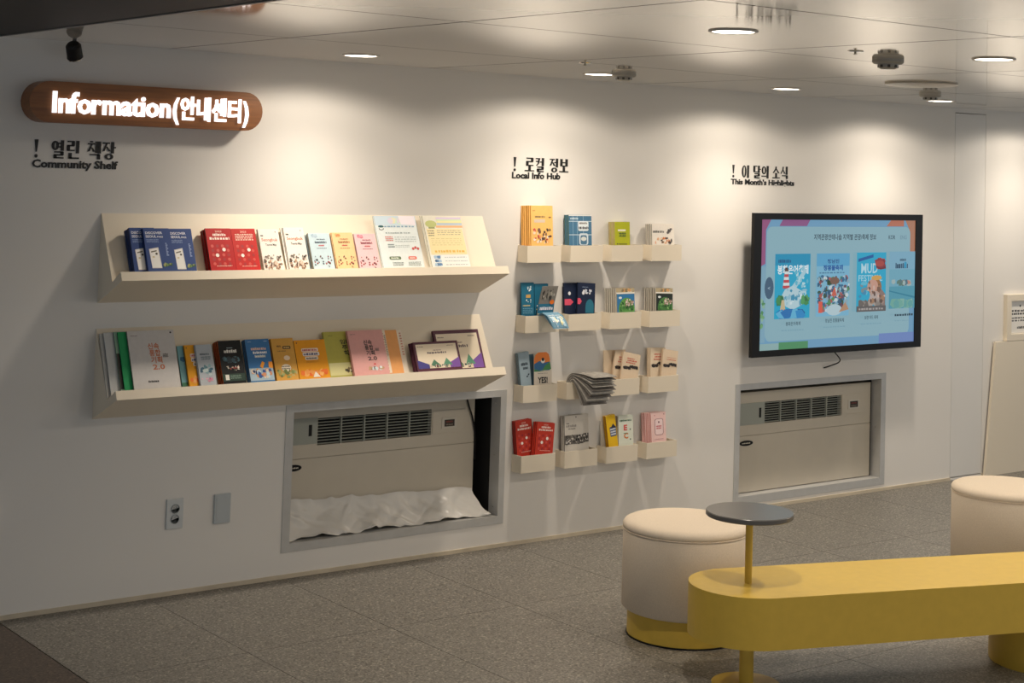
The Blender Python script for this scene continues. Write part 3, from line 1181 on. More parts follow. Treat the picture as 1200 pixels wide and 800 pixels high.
def b_navy2(k):
    k.ell(.3, .66, .08, .06, 'e4e4ea')
    k.poly([(0, .28), (0, .48), (.36, .48), (.54, .38), (.36, .28)], 'e0506c')
    k.ell(.94, .2, .3, .24, '1f7088')


def b_hill(sky, hill):
    def f(k):
        k.rect(0, .82, 1, 1, 'b8a888')
        k.scatter(.05, .83, .95, .98, 8, ['d8a468', '8a7a5c', 'e8dcc4'], (.14, .26), 3)
        k.rect(0, .76, 1, .82, 'f2eee4')
        k.rect(.04, 0, 1, .75, sky)
        k.ell(.22, .60, .09, .05, 'e8eef0')
        k.ell(.56, .12, .44, .48, hill, 18)
        k.scatter(.16, .03, .95, .46, 70, ['6fae5c', '3f7f3c', '8fc078', '2f6a34', '56944a', '2a5a30'], (.06, .13), 6)
        k.scatter(.42, .22, .95, .56, 34, ['d8c4b8', 'b89a8c', 'efe4dc', '8a6a60', 'c8b0a0'], (.05, .11), 8)
    return f


def b_gblue(k):
    k.lines(.2, .58, .85, .70, 1, '1e2c38', 3, .2)
    k.lines(.35, .46, .8, .56, 1, '2a3a46', 5, .2)
    k.scatter(.55, .2, .9, .34, 4, ['24323c'], (.1, .2), 4)
    k.rect(0, 0, .04, 1, '6f8a98')


def b_beige(k):
    k.lines(.25, .74, .7, .80, 1, 'cc5a48', 3, .2)
    k.lines(.28, .64, .85, .72, 1, 'cc5a48', 4, .2)
    k.lines(.22, .55, .75, .62, 1, 'cc5a48', 6, .2)
    k.scatter(.05, .28, .55, .42, 16, ['241e1c', '3a302c'], (.1, .2), 5)
    k.scatter(.4, .34, .95, .50, 14, ['1c1816', '2f2826'], (.1, .2), 9)


def b_beige2(k):
    k.lines(.3, .66, .95, .69, 1, 'cc6a54', 3, .3)
    k.lines(.28, .56, .9, .63, 1, 'd07a64', 7, .3)
    k.scatter(.05, .26, .55, .40, 16, ['241e1c', '3a302c'], (.1, .2), 5)
    k.scatter(.4, .32, .98, .48, 14, ['1c1816', '2f2826'], (.1, .2), 9)


def b_crowd(k):
    k.dot(.62, .95, .03, '5a5652')
    k.lines(.1, .76, .26, .79, 1, '3a3634', 2, .2)
    k.lines(.08, .66, .66, .75, 1, '9a948e', 4, .2)
    k.lines(.2, .60, .58, .64, 1, '5a5652', 5, .3)
    k.rect(0, .18, 1, .44, '6a655f')
    k.scatter(0, .16, 1, .46, 70, ['2a2826', 'c8c2ba', '8a847c', '1c1a1a', 'e0dad2', '55504a'], (.05, .12), 6)


def b_yellow(k):
    k.rrect(.30, .30, .96, .62, '3a4a70', .08)
    k.lines(.34, .33, .92, .58, 3, 'e4e8ee', 4, .3)
    k.poly([(.4, .58), (.7, .72), (.96, .58)], '2a2c3c')


def b_letters(k):
    k.lines(.1, .80, .92, .87, 1, '2a5a40', 3, .15)
    k.text('E', .36, .50, .26, 'd8504c', w=.24, bold=.04)
    k.text('C', .36, .22, .26, 'd8803c', w=.30, bold=.04)
    k.dot(.80, .52, .04, '3a4a44')
    k.dot(.80, .18, .04, '3a4a44')
    k.lines(.36, .38, .62, .42, 1, '4a8a6c', 6, .2)


def b_pink(k):
    k.dot(.25, .90, .03, 'b85a6a')
    k.dot(.88, .92, .03, 'a04a5a')
    k.rrect(.24, .22, .82, .78, '8a4a54', .12)
    k.rrect(.27, .235, .79, .765, 'f6dcdc', .10)
    k.lines(.34, .42, .7, .56, 2, 'c8545c', 4, .2)
    k.dot(.52, .66, .05, '7a3a44')
    k.lines(.2, .06, .8, .10, 1, 'b88088', 7, .4)


W_ = 'in the wall bins'
bin_stack(0, 'booklet', 'thick orange booklet with cartoon people in the first top-row bin', 'orange booklets ' + W_, 4.832, .135, 1.622, 'f2c070', 'd89a48', b_orange, t=.046, n=7, step=(-.0045, 0), yf=-.062)
bin_stack(0, 'booklet', 'blue checked booklet in a top-row bin', 'blue checked booklets ' + W_, 5.074, .146, 1.578, '4a7898', '54705c', b_check, t=.03, n=4, step=(-.0015, 0), yf=-.055)
bin_stack(0, 'leaflet', 'lime green leaflet in a top-row bin', 'lime leaflets ' + W_, 5.366, .101, 1.546, 'b4b824', 'b49a86', b_lime, t=.044, n=6, step=(-.0006, 0), yf=-.062)
bin_stack(0, 'booklet', 'white booklet with cartoon animals in the last top-row bin', 'white cartoon booklets ' + W_, 5.620, .154, 1.536, 'efe8de', '98948a', b_cartoon, t=.036, n=5, step=(-.003, 0), yf=-.060)
bin_stack(1, 'leaflet', 'teal leaflet with a gold square standing left in its bin', 'teal leaflets ' + W_, 4.803, .078, 1.249, '1f6a88', '143c50', b_teal, t=.010, n=2, yf=-.04)
bin_stack(1, 'leaflet', 'teal leaflet behind the curling grey sheet', 'teal leaflets ' + W_, 4.884, .085, 1.243, '1f6a88', '143c50', b_teal2, t=.010, n=2, yf=-.040)
bin_stack(1, 'leaflet', 'navy leaflet with a pink arrow and no dome', 'navy leaflets ' + W_, 5.074, .105, 1.244, '182440', '101828', b_navy2, t=.012, n=2, yf=-.036)
bin_stack(1, 'leaflet', 'navy leaflet with a white logo and a teal dome', 'navy leaflets ' + W_, 5.135, .112, 1.240, '182440', '101828', b_navy, t=.012, n=2, roll=3.5, yf=-.052)
bin_stack(1, 'magazine', 'magazine with a green hill under blue sky', 'blue sky magazines ' + W_, 5.386, .122, 1.214, '9c968a', 'ece6da', b_hill('2f7ab0', '5fa04c'), t=.040, n=6, step=(-.0085, 0), yf=-.064)
bin_stack(1, 'magazine', 'magazine with a green hill under black sky', 'dark hill magazines ' + W_, 5.648, .118, 1.206, '8f897e', 'ece6da', b_hill('1c2620', '4a8040'), t=.040, n=6, step=(-.0085, 0), roll=2.0, yf=-.064)
bin_stack(2, 'booklet', 'grey-blue booklet leaning left beside the YES leaflet', 'leaflets in the third-row bin', 4.814, .066, .914, '9cb0bc', '5a6a74', b_gblue, t=.022, n=3, roll=-6, yf=-.046)
bin_stack(2, 'booklet', 'darker blue booklet behind the YES leaflet', 'leaflets in the third-row bin', 4.850, .07, .900, '5c7c90', '3c5260', None, t=.008, n=1, roll=-4, yf=-.020)


def yes_leaflet():
    root = empty('leaflet')
    tag(root, 'white YES leaflet with a rounded orange and blue wave top', 'leaflet', 'leaflets in the third-row bin')
    w, h = .108, .228
    pts = [(0, 0), (w, 0), (w, .140), (w * .99, .148), (w * .90, .148)]
    top = [(w * .90, h - .03), (w * .84, h - .010), (w * .70, h), (w * .25, h), (w * .09, h - .010), (w * .0, h - .03)]
    pts += top
    mw = Matrix.Translation((4.878, -.058, BZ[2] - BH + .0045)) @ Matrix.Rotation(math.radians(-4), 4, 'X') @ Matrix.Rotation(math.radians(.5), 4, 'Y')
    root.matrix_world = mw
    solid('card', pts, [tuple(range(len(pts)))], .003, paper('e4dacb'), root, 0, 0, .003)
    k = Ink(w, h)
    k.poly([(p[0] / w, p[1] / h) for p in top] + [(.0, .70), (.90, .70)], 'e8802c')
    k.poly([(0, .62), (.9, .62), (.9, .80), (.6, .78), (.3, .82), (0, .76)], '2f6a9c')
    k.poly([(.45, .62), (.97, .64), (.9, .80), (.62, .72)], '3f8a4c')
    k.poly([(.0, .56), (.98, .62), (.6, .60), (.3, .62), (0, .66)], '3f8a5c')
    k.rect(.0, .0, 1, .60, 'e4dacb')
    k.dot(.5, .82, .11, 'f0ece4')
    k.dot(.5, .85, .08, '1c1c1c')
    k.text('YES!', .2, .36, .17, '1c1c1c', w=.56, bold=.04)
    k.lines(.2, .55, .8, .57, 1, '8a8078', 3, .4)
    k.lines(.12, .22, .9, .34, 3, 'a89c8c', 4, .6)
    k.build('cover_print', root)


yes_leaflet()
GBE = 'beige leaflets ' + W_
bin_stack(2, 'leaflet', 'beige leaflet with red title leaning right in the third bin', GBE, 5.412, .116, .876, 'e2cdb2', 'cdb59a', b_beige, t=.010, n=2, roll=11, yf=-.064)
bin_stack(2, 'leaflet', 'beige leaflet leaning behind the front one in the third bin', GBE, 5.378, .112, .886, 'e2cdb2', 'cdb59a', b_beige, t=.010, n=2, roll=9, yf=-.046)
bin_stack(2, 'leaflet', 'plain beige leaflet upright at the back of the third bin', GBE, 5.344, .12, .900, 'dcc6aa', 'cdb59a', None, t=.010, n=2, roll=1, yf=-.028, step=(.03, 0))
bin_stack(2, 'leaflet', 'beige leaflet with a wide red title, tilting outwards', GBE, 5.690, .104, .884, 'e2cdb2', 'cdb59a', b_beige2, t=.012, n=2, roll=9, yf=-.064)
bin_stack(2, 'leaflet', 'upright beige leaflet with a red title column', GBE, 5.640, .105, .900, 'e4d2b8', 'cdb59a', b_beige, t=.016, n=3, roll=2, yf=-.046, step=(-.006, 0))
GRD = 'red booklets ' + W_
bin_stack(3, 'booklet', 'red booklet leaning right in the lowest first bin', GRD, 4.880, .109, .572, 'c83a28', '7a1a14', d_red(2), t=.018, n=3, roll=7, yf=-.066, step=(-.006, 0))
bin_stack(3, 'booklet', 'red booklet standing left behind the leaning red one', GRD, 4.806, .100, .590, 'c83a28', '7a1a14', d_red(2), t=.030, n=4, roll=-4, yf=-.042)
bin_stack(3, 'leaflet', 'white map leaflet with a fully shown black crowd', 'crowd maps ' + W_, 5.080, .118, .598, 'd2ccc2', '5a5650', b_crowd, t=.020, n=3, yf=-.060, step=(-.004, 0))
bin_stack(3, 'leaflet', 'white map leaflet partly hidden beside the crowd map', 'crowd maps ' + W_, 5.138, .116, .596, 'd2ccc2', '5a5650', b_crowd, t=.012, n=2, yf=-.034)
bin_stack(3, 'leaflet', 'yellow leaflet with a dark blue panel in the bottom row', 'leaflets in the bottom-row third bin', 5.372, .062, .580, 'e8bc1c', 'a8701c', b_yellow, t=.024, n=3, roll=-7, yf=-.060)
bin_stack(3, 'leaflet', 'pale green leaflet with the letters E and C', 'leaflets in the bottom-row third bin', 5.430, .098, .574, 'dfe4d6', 'a0805c', b_letters, t=.020, n=3, yf=-.058)
bin_stack(3, 'leaflet', 'thin white leaflet at the left edge of the yellow leaflets', 'leaflets in the bottom-row third bin', 5.340, .06, .552, 'd8d2c6', '9c968c', None, t=.005, n=1, yf=-.024)
bin_stack(3, 'leaflet', 'pink leaflet with a framed emblem in the last bottom-row bin', 'pink leaflets ' + W_, 5.648, .102, .576, 'f0ccc8', 'd88a84', b_pink, t=.040, n=7, roll=-1, step=(-.005, 0), yf=-.064)


def sheet(name, root, W, H_, path, m, nx=6, ns=14, thick=.0008, draw=None, shear=0.0, side=1):
    """A leaflet bent along path(s)->(y, z), s in 0..1; x runs along the width."""
    vs_, fs = [], []
    for i in range(ns + 1):
        y, z = path(i / ns)
        for j in range(nx + 1):
            vs_.append((j / nx * W + shear * i / ns, y, z))
    for i in range(ns):
        for j in range(nx):
            a = i * (nx + 1) + j
            fs.append((a, a + 1, a + nx + 2, a + nx + 1))
    o = mesh_obj(name, vs_, fs, m, root, smooth=True)
    md = o.modifiers.new('thickness', 'SOLIDIFY')
    md.thickness = thick
    md.offset = -1
    if draw:
        k = Ink(1, 1)
        draw(k)

        def warp(x, d, zz):
            s = min(1, max(0, zz))
            y, z = path(s)
            y2, z2 = path(min(1, s + .01))
            y1, z1 = path(max(0, s - .01))
            ty, tz = y2 - y1, z2 - z1
            L = math.hypot(ty, tz) or 1
            e = side * abs(d) * 2 + (0 if side > 0 else -thick)
            return (x * W + shear * s, y - tz / L * e, z + ty / L * e)
        k.build('sheet_print', root, warp=warp)
    return o


# curling grey sheet in front of the teal leaflets
root = empty('leaflet', (4.874, -.053, 1.095 - BH + .006))
tag(root, 'grey patterned sheet with a curled right-hand top in front of teal leaflets', 'leaflet', 'teal leaflets ' + W_)


def curl_path(s):
    return (-0.0 - .012 * max(0, s - .35) ** 2 * 4, .215 * s)


def d_curl(k):
    k.rect(0, 0, 1, .60, '1f6a88')
    k.rect(0, .60, 1, 1, '8a8680')
    k.scatter(.08, .64, .92, .97, 40, ['4a4844', 'c4bfb6', '6a6660', 'a8a49a', '3a3836'], (.06, .14), 5)
    k.ell(.80, .64, .14, .05, 'ee7a24')
    k.lines(.1, .46, .95, .54, 1, 'eae8f0', 3, .1)
    k.lines(.0, .34, .5, .40, 1, 'd8c88c', 5, .2)


sheet('sheet', root, .098, .22, curl_path, paper('8a8680'), draw=d_curl, shear=.022)

# light blue leaflet flopped over the bin's front edge
root = empty('leaflet', (4.862, 0, 0))
tag(root, 'light blue leaflet flopped down over the front of its bin', 'leaflet')


def flop_path(s):
    P = [(-.066, 1.03), (-.0675, 1.075), (-.076, 1.102), (-.100, 1.110), (-.130, 1.098), (-.155, 1.070), (-.168, 1.040)]
    f = s * (len(P) - 1)
    i = min(int(f), len(P) - 2)
    t = f - i
    return (P[i][0] * (1 - t) + P[i + 1][0] * t, P[i][1] * (1 - t) + P[i + 1][1] * t)


def d_flop(k):
    k.rect(0, .5, 1, 1, '7fb0cc')
    k.rect(.0, .44, .5, .52, 'd8909c')
    k.lines(.12, .64, .85, .74, 1, 'f4f4ee', 3, .1)
    k.lines(.15, .76, .8, .84, 1, 'ffffff', 5, .1)
    k.scatter(.1, .55, .9, .98, 18, ['a8cce0', '5f98bc', 'e8e4b0', 'c8dce8'], (.1, .2), 4)


sheet('sheet', root, .098, .2, flop_path, paper('6f98b0'), ns=24, draw=d_flop, shear=.030, side=-1)

# newspapers bending over the front of the third-row bin
NEWS = [mat('newsprint_grey', (.29, .275, .25), rough=.8, noise=.25, nscale=60), mat('newsprint_dark', (.16, .145, .13), rough=.8, noise=.3, nscale=40), mat('newsprint_pale', (.50, .47, .42), rough=.8, noise=.15, nscale=60)]
GN = 'newspapers flopping out of the wall bin'
for i in range(12):
    root = empty('newspaper', (5.088 + rnd.uniform(-.003, .003), 0, 0))
    f = i / 11
    tag(root, 'top newspaper of the bundle flopping out of the wall bin' if i == 0 else 'lowest newspaper of the bundle flopping out of the wall bin' if i == 11 else ORD[i] + ' newspaper from the top of the bundle flopping out of the wall bin', 'newspaper', GN)
    RR = .006 + .0034 * (11 - i)
    bend = math.radians(86 + 66 * f ** 1.1)
    ln = .130 - .015 * f + rnd.uniform(-.008, .008)

    def np_path(s, RR=RR, ln=ln, bend=bend):
        cy, cz, up = -.077, .764, .05
        La, tot = RR * bend, up + RR * bend + ln
        d = s * tot
        if d < up:
            return (cy + RR, cz - up + d)
        if d < up + La:
            a = (d - up) / RR
            return (cy + RR * math.cos(a), cz + RR * math.sin(a))
        t = d - up - La
        a = bend + math.radians(8) * t / ln
        return (cy + RR * math.cos(bend) - t * math.sin(a), cz + RR * math.sin(bend) + t * math.cos(a))

    sheet('sheet', root, .150, .2, np_path, NEWS[i % 3], nx=3, ns=30, thick=.0024, shear=.03)

# ------------------------------------------------------------------ wall screen
tv = empty('wall_screen', (6.293, 0, 0.832))
tag(tv, 'black framed wall screen showing festival posters', 'screen')
TW, TH = 1.402, 0.768
yb, yf = -.098, -.120
boxes('bezel', [(0, yf, 0, .058, yb, TH), (TW - .058, yf, 0, TW, yb, TH), (.058, yf, 0, TW - .058, yb, .034), (.058, yf, TH - .034, TW - .058, yb, TH)], BLACK, tv)
box('back_shell', (.12, yb, .10, TW - .12, -.045, TH - .10), BLACK, tv)
box('wall_bracket', (.45, -.045, .2, .95, 0, .55), GREYPL, tv)
box('screen_panel', (.058, yf + .008, .034, TW - .058, yb, TH - .034), mat('screen_glass', (0.01, 0.011, 0.013), rough=0.12), tv)
tube('power_cable', [(.70, -.06, .01), (.74, -.075, -.03), (.78, -.06, -.062), (.74, -.03, -.085), (.70, -.004, -.10)], .0035, BLACK, tv)
SW, SHH = TW - .116, TH - .068
k = Ink(SW, SHH)
k.rect(0, 0, 1, 1, '6f9fc0')
k.poly([(0, .64), (.03, .66), (.03, .92), (.06, 1), (0, 1)], '95527c')
k.poly([(.11, .95), (.28, .95), (.30, 1), (.13, 1)], '8c5484')
k.poly([(.80, .95), (.92, .95), (.92, 1), (.83, 1)], 'b87058')
k.poly([(.95, .75), (1, .72), (1, 1), (.93, 1), (.955, .93)], 'b07a60')
k.rrect(.035, .065, .965, .945, '8cb2be', .03)
k.rect(.0, .06, .035, .64, '7fa8bc')
k.scatter(0, .14, .035, .4, 12, ['4f8a58', '6fa470', '8ab49a'], (.015, .03), 4)
k.rect(.12, .0, .30, .055, '4f8f60')
k.rect(.0, .0, .12, .05, '8fb0b0')
k.rect(.76, .0, 1, .08, '6f88c0')
k.text('지역관광안테나숍 지역별 관광/축제 정보', .325, .845, .052, '1c2c3a', w=.405, bold=.012)
k.text('KOR', .815, .845, .048, '2a3c4a', w=.045, bold=.01)
k.text('ENG', .895, .845, .046, '7698a8', w=.045)
k.ell(.055, .475, .027, .085, '3f5c74', 18)
k.text('<', .047, .46, .04, '9ab4c4', w=.014)
# poster one
x0, x1, y0, y1 = .088, .305, .235, .735
k.rect(x0, y0, x1, y1, '1ca4c8')
k.rect(x0, y1 - .09, x1, y1, '1590b8')
k.text('봉화은어축제', x0 + .015, y1 - .15, .075, 'e4eef2', w=.19, bold=.03)
k.lines(x0 + .02, y1 - .07, x0 + .10, y1 - .04, 1, '0f4f80', 3, .1)
for i in range(6):
    w0 = .022 + .004 * i
    k.rect(.158 - w0 / 2, .60 - .022 * (i + 1), .158 + w0 / 2, .60 - .022 * i, ('d8e0e0', 'c04448')[i % 2])
k.poly([(.145, .60), (.172, .60), (.165, .63), (.150, .63)], '5a3f3a')
k.poly([(.19, .48), (.27, .62), (.285, .60), (.215, .46)], 'a8ccd8')
k.poly([(.11, .36), (.15, .46), (.20, .49), (.26, .44), (.29, .36), (.20, .30)], 'b4d0d8')
k.scatter(.12, .32, .29, .47, 24, ['d0e2e6', '8fbccc', '5f9fb8', 'b0cfd8', '3f90b0'], (.012, .035), 4)
k.scatter(.20, .45, .30, .66, 16, ['8fc4d4', '5fb4cc', 'b4d8e0'], (.01, .03), 14)
k.scatter(x0, .33, x0 + .06, .42, 8, ['3f8a50', '2f6f40'], (.02, .05), 5)
k.scatter(.245, .33, x1, .42, 8, ['3f8a50', '4f9a5c', '2f6f40'], (.02, .05), 6)
k.poly([(.12, .29), (.13, .38), (.145, .38), (.155, .29)], 'c8b48c')
k.scatter(x0, y0, x1, .31, 18, ['1f6fb0', '2a88c4', '155a94', '5fb0d4'], (.04, .08), 7)
# poster two
x0, x1, y0, y1 = .342, .553, .24, .735
k.rect(x0, y0, x1, y1, '7ab4d0')
k.rect(x0, y1 - .10, x1, y1, '58a4cc')
k.text('정남진', .41, .66, .035, '1f4f84', w=.075, bold=.03)
k.text('장흥물축제', .385, .605, .045, '1c5a9c', w=.125, bold=.04)
k.lines(.36, .575, .53, .59, 1, '4a7a98', 3, .3)
k.scatter(x0, .27, x1, .57, 230, ['4f8a58', '8fa8b4', '6a4a58', '2f5a78', 'c8d4d8', 'a85a54', '35688c', '7fb4c8', '39503c'], (.012, .028), 5)
k.poly([(.43, .40), (.45, .48), (.465, .40)], 'c8604c')
k.ell(.45, .52, .03, .03, '7a5a4a')
k.rect(.35, .27, .375, .36, 'd85a44')
k.ell(.45, .29, .05, .045, 'b4ccd4')
k.poly([(.48, .27), (.52, .35), (.545, .29)], 'b48a6a')
# poster three
x0, x1, y0, y1 = .592, .788, .265, .74
k.rect(x0, y0, x1, y1, '22a6ca')
k.poly([(x0 + .01, .665), (x0 + .11, .70), (x0 + .11, .725), (x0 + .01, .69)], '155a9c')
k.text('MUD', x0 + .03, .575, .11, 'b4d8e4', w=.11, bold=.02)
k.text('FESTIVAL', x0 + .012, .51, .07, '9fd0e0', w=.16, bold=.02)
k.scatter(.70, .60, .79, .70, 7, ['8a3038', 'a84040', '702830'], (.05, .07), 3)
k.ell(.745, .65, .03, .025, 'a8443c')
k.ell(.715, .46, .045, .075, '9c6a3c')
k.ell(.700, .47, .036, .055, 'c89884')
k.poly([(.67, .32), (.69, .44), (.74, .42), (.775, .32)], 'b4a49c')
k.poly([(.74, .30), (.75, .46), (.785, .40), (.786, .30)], '8a746c')
k.ell(.725, .535, .035, .02, 'd0a050')
k.scatter(.60, .30, .78, .36, 20, ['8a8078', '6a625c', 'a89c94'], (.02, .05), 6)
k.scatter(.66, .32, .786, .52, 26, ['b89a8c', '7a5a48', 'd0b0a0', 'a07a5c', '5f4a40'], (.012, .03), 16)
k.scatter(.60, .36, .67, .52, 12, ['5fb8d0', '3f8ab0', '7a8a90'], (.012, .03), 17)
k.rect(x0, y0, x1, .31, '5f5a58')
k.lines(x0 + .015, .275, x1 - .01, .298, 1, 'a8a09c', 3, .3)
# poster four
x0, x1, y0, y1 = .808, .985, .28, .745
k.rect(x0, y0, x1, y1, '6fa8bc')
k.rect(x0, .60, x1, y1, '7cacc4')
k.lines(.88, .665, .93, .69, 1, '2a4a60', 3, .2)
k.lines(.85, .605, .95, .655, 1, '1f4460', 8, .1)
k.lines(.85, .215, .975, .24, 1, '24404e', 9, .2)
k.lines(.85, .175, .97, .185, 1, '7ba4b4', 5, .4)
k.rect(.91, .61, .925, .66, '2a98c0')
k.scatter(.815, .46, .98, .52, 14, ['4a7080', '9fb4b4', 'c08a7a', '5a7a70'], (.02, .04), 3)
k.rect(x0, y0, x1, .46, '4f98ac')
k.poly([(x0, .42), (x1, .36), (x1, .375), (x0, .43)], '2f8098')
k.scatter(x0, y0, x1, .36, 14, ['6fa89c', '5fa0a0', '80b0a4'], (.04, .08), 4)
for cx, s_, wd, y in ((.19, '봉화은어축제', .09, .185), (.45, '정남진 장흥물축제', .12, .195), (.69, '보령 머드 축제', .09, .205)):
    k.text(s_, cx, y, .034, '24404e', w=wd, align='C', bold=.01)
    k.lines(cx - .07, y - .045, cx + .07, y - .03, 1, '7ba4b4', int(cx * 100), .4)
img = k.build('screen_image', tv, GLOW)
img.location = (.058, yf + .008, .034)


# ------------------------------------------------------------------ fan coil units in the recesses
def fan_coil(x0, x1, z0, z1, yf, depth, panel, grille, ctl, disp, seam, badge, label):
    root = empty('fan_coil_unit', (x0, yf, z0))
    tag(root, label, 'air conditioner', 'beige fan coil units in the wall recesses')
    L = lambda b: (b[0] - x0, b[1] - yf, b[2] - z0, b[3] - x0, b[4] - yf, b[5] - z0)
    gx0, gx1, gz0, gz1 = grille
    boxes('casing', [L((x0, yf, z0, x1, yf + depth, seam - .003)), L((x0, yf, seam, x1, yf + depth, gz0)), L((x0, yf, gz1, x1, yf + depth, z1)),
                     L((x0, yf, gz0, gx0, yf + depth, gz1)), L((gx1, yf, gz0, x1, yf + depth, gz1)), L((x0 + .003, yf + .006, seam - .004, x1 - .003, yf + depth, seam + .001))], CASE, root)
    box('grille_shade_plate', L((gx0, yf + .03, gz0, gx1, yf + .035, gz1)), DARK, root)
    n = 9
    for i in range(n):
        z = gz0 + (i + .5) * (gz1 - gz0) / n
        box('slat', L((gx0, yf + .002, z - .0014, gx1, yf + .014, z + .0014)), CASE2, root)
    for i in range(1, 5):
        x = gx0 + i * (gx1 - gx0) / 5
        box('divider', L((x - .003, yf - .001, gz0, x + .003, yf + .012, gz1)), CASE2, root)
    fl = box('access_flap', L((panel[0], yf - .003, panel[2], panel[1], yf, panel[3])), CASE2, root)
    box('flap_slot', L((panel[1] - .045, yf - .0036, panel[2] + .035, panel[1] - .028, yf - .003, panel[3] - .03)), BLACK, fl)
    box('control_plate', L((ctl[0], yf - .003, ctl[2], ctl[1], yf, ctl[3])), CASE, root, bev=.001)
    d = box('display_frame', L((disp[0], yf - .006, disp[2], disp[1], yf - .003, disp[3])), mat('pale_bezel', (.62, .58, .5), rough=.4), root)
    dsp = box('display', L((disp[0] + .014, yf - .0066, disp[2] + .009, disp[1] - .014, yf - .006, disp[3] - .009)), mat('dark_display', (.06, .05, .045), rough=.2), d)
    kk = Ink(disp[1] - disp[0] - .028, disp[3] - disp[2] - .018)
    kk.lines(.15, .55, .85, .85, 1, '7a2a20', 3, .2)
    kk.lines(.15, .15, .85, .4, 1, '8a8070', 5, .3)
    dd = kk.build('display_print', d)
    dd.location = (disp[0] + .014 - x0, -.0066, disp[2] + .009 - z0)
    bx0, bx1, bz = badge
    pb = [((bx0 + bx1) / 2 - x0 + (bx1 - bx0) / 2 * math.cos(a * math.pi / 12), bz - z0 + .0145 * math.sin(a * math.pi / 12)) for a in range(24)]
    solid('oval_badge', pb, [tuple(range(24))], .003, BLACK, root, 0, 0)
    kb = Ink(bx1 - bx0, .029)
    kb.lines(.18, .38, .82, .64, 1, 'd8d0c0', 4, .2)
    bo = kb.build('badge_print', root)
    bo.location = (bx0 - x0, -.003, bz - .0145 - z0)
    return root


fan_coil(3.66 - .06, 4.655, .150, .700, .12, .22, (3.648, 3.782, .543, .658), (3.785, 4.404, .534, .654), (4.41, 4.594, .537, .645), (4.462, 4.548, .559, .609), .482, (3.628, 3.708, .443), 'beige fan coil unit under the shelves with a plastic sheet at its foot')
fan_coil(6.37, 7.472, .081, .618, .06, .25, (6.397, 6.589, .442, .560), (6.592, 7.221, .443, .559), (7.224, 7.419, .447, .561), (7.274, 7.370, .475, .528), .386, (6.399, 6.502, .345), 'beige fan coil unit under the wall screen')
tube('loose_cable', [(4.600, .112, .70), (4.612, .112, .66), (4.640, .112, .60), (4.662, .115, .5), (4.664, .12, .40)], .004, BLACK)
tag(bpy.data.objects['loose_cable'], 'thin black cable hanging beside the beige unit under the shelves', 'cable')

# crumpled plastic sheet at the foot of the left unit
vs_, fs = [], []
NX, NY = 110, 34
rr = random.Random(11)
folds = [(rr.uniform(0, 1), rr.uniform(0, 1), rr.uniform(-1.2, 1.2), rr.uniform(.015, .05), rr.uniform(-.011, .013)) for _ in range(34)]
for j in range(NY + 1):
    s = j / NY
    for i in range(NX + 1):
        u = i / NX
        xb, xf = 3.612 + u * 1.036, 3.600 + u * 1.092
        x = xb * (1 - s) + xf * s
        cr = 0.0
        for fu, fs_, sl, wd, am in folds:     # creases: ridges along slanted lines
            d_ = (u - fu) - sl * .25 * (s - fs_)
            cr += am * max(0.0, 1 - abs(d_) / wd) * max(0.0, 1 - abs(s - fs_) / .45)
        cr += .003 * math.sin(23 * u + 4 * s) + .002 * math.sin(61 * u - 9 * s)
        edge = .010 * abs(math.sin(9.0 * u + .6)) ** 3 + .006 * abs(math.sin(31 * u)) ** 6
        y = .112 - .098 * s ** 1.25 - cr * .7 + edge * (s > .97)
        z = .305 - .035 * u - (.155 - .035 * u) * s ** .72 + max(cr, -.004) * 1.2 + edge * .8 * max(0, s - .85) / .15
        vs_.append((x, min(y, .1165), max(z, .1485)))
for j in range(NY):
    for i in range(NX):
        a = j * (NX + 1) + i
        fs.append((a, a + 1, a + NX + 2, a + NX + 1))
ps = mesh_obj('plastic_sheet', vs_, fs, mat('white_plastic_sheet', (.72, .70, .66), rough=.32, bump=.5, bscale=25), smooth=True)
tag(ps, 'crumpled white plastic sheet at the foot of the unit under the shelves', 'sheet')

# ------------------------------------------------------------------ socket and blank plate
so = empty('wall_socket', (3.003, 0, .271))
tag(so, 'double wall socket low on the white wall', 'socket')
box('face_plate', (0, -.009, 0, .075, 0, .122), WHITEPL, so, bev=.002)
for zc in (.040, .082):
    sr = lathe('socket_ring', [(.019, 0), (.0195, .002), (.0175, .0025), (.0165, -.004), (0.0, -.004)], mat('socket_grey', (.25, .28, .29), rough=.4), so, n=24, center=(.0375, -.009, zc), axis='Y')
    for dx in (-.0075, .0075):
        lathe('pin_hole', [(.0026, -.0042), (.0026, -.0036), (0, -.0036)], BLACK, sr, n=10, center=(.0375 + dx, -.009, zc + dx * .2), axis='Y')
bp = empty('blank_plate', (3.220, 0, .271))
tag(bp, 'blank grey wall plate beside the double socket', 'plate')
box('face_plate', (0, -.011, 0, .075, 0, .122), mat('blank_grey', (.50, .54, .56), rough=.4), bp, bev=.002)
box('inner_panel', (.008, -.0125, .010, .067, -.011, .112), mat('blank_grey', 'aaaaaa'), bp, bev=.0006)

# ------------------------------------------------------------------ seating
ax = Vector((.947, -.321, 0))
nb = Vector((.321, .947, 0))
bench = empty('bench', (4.24, -2.11, 0), (0, 0, math.atan2(-.321, .947)))
tag(bench, 'long yellow bench with rounded end and a small dark table on a pole', 'bench')


def slab_pts(L, hw, n=20):
    pts = []
    for i in range(n + 1):
        a = math.radians(90 + 180 * i / n)
        pts.append((hw * math.cos(a), hw * math.sin(a)))
    for i in range(n + 1):
        a = math.radians(-90 + 180 * i / n)
        pts.append((L + hw * math.cos(a), hw * math.sin(a)))
    return pts


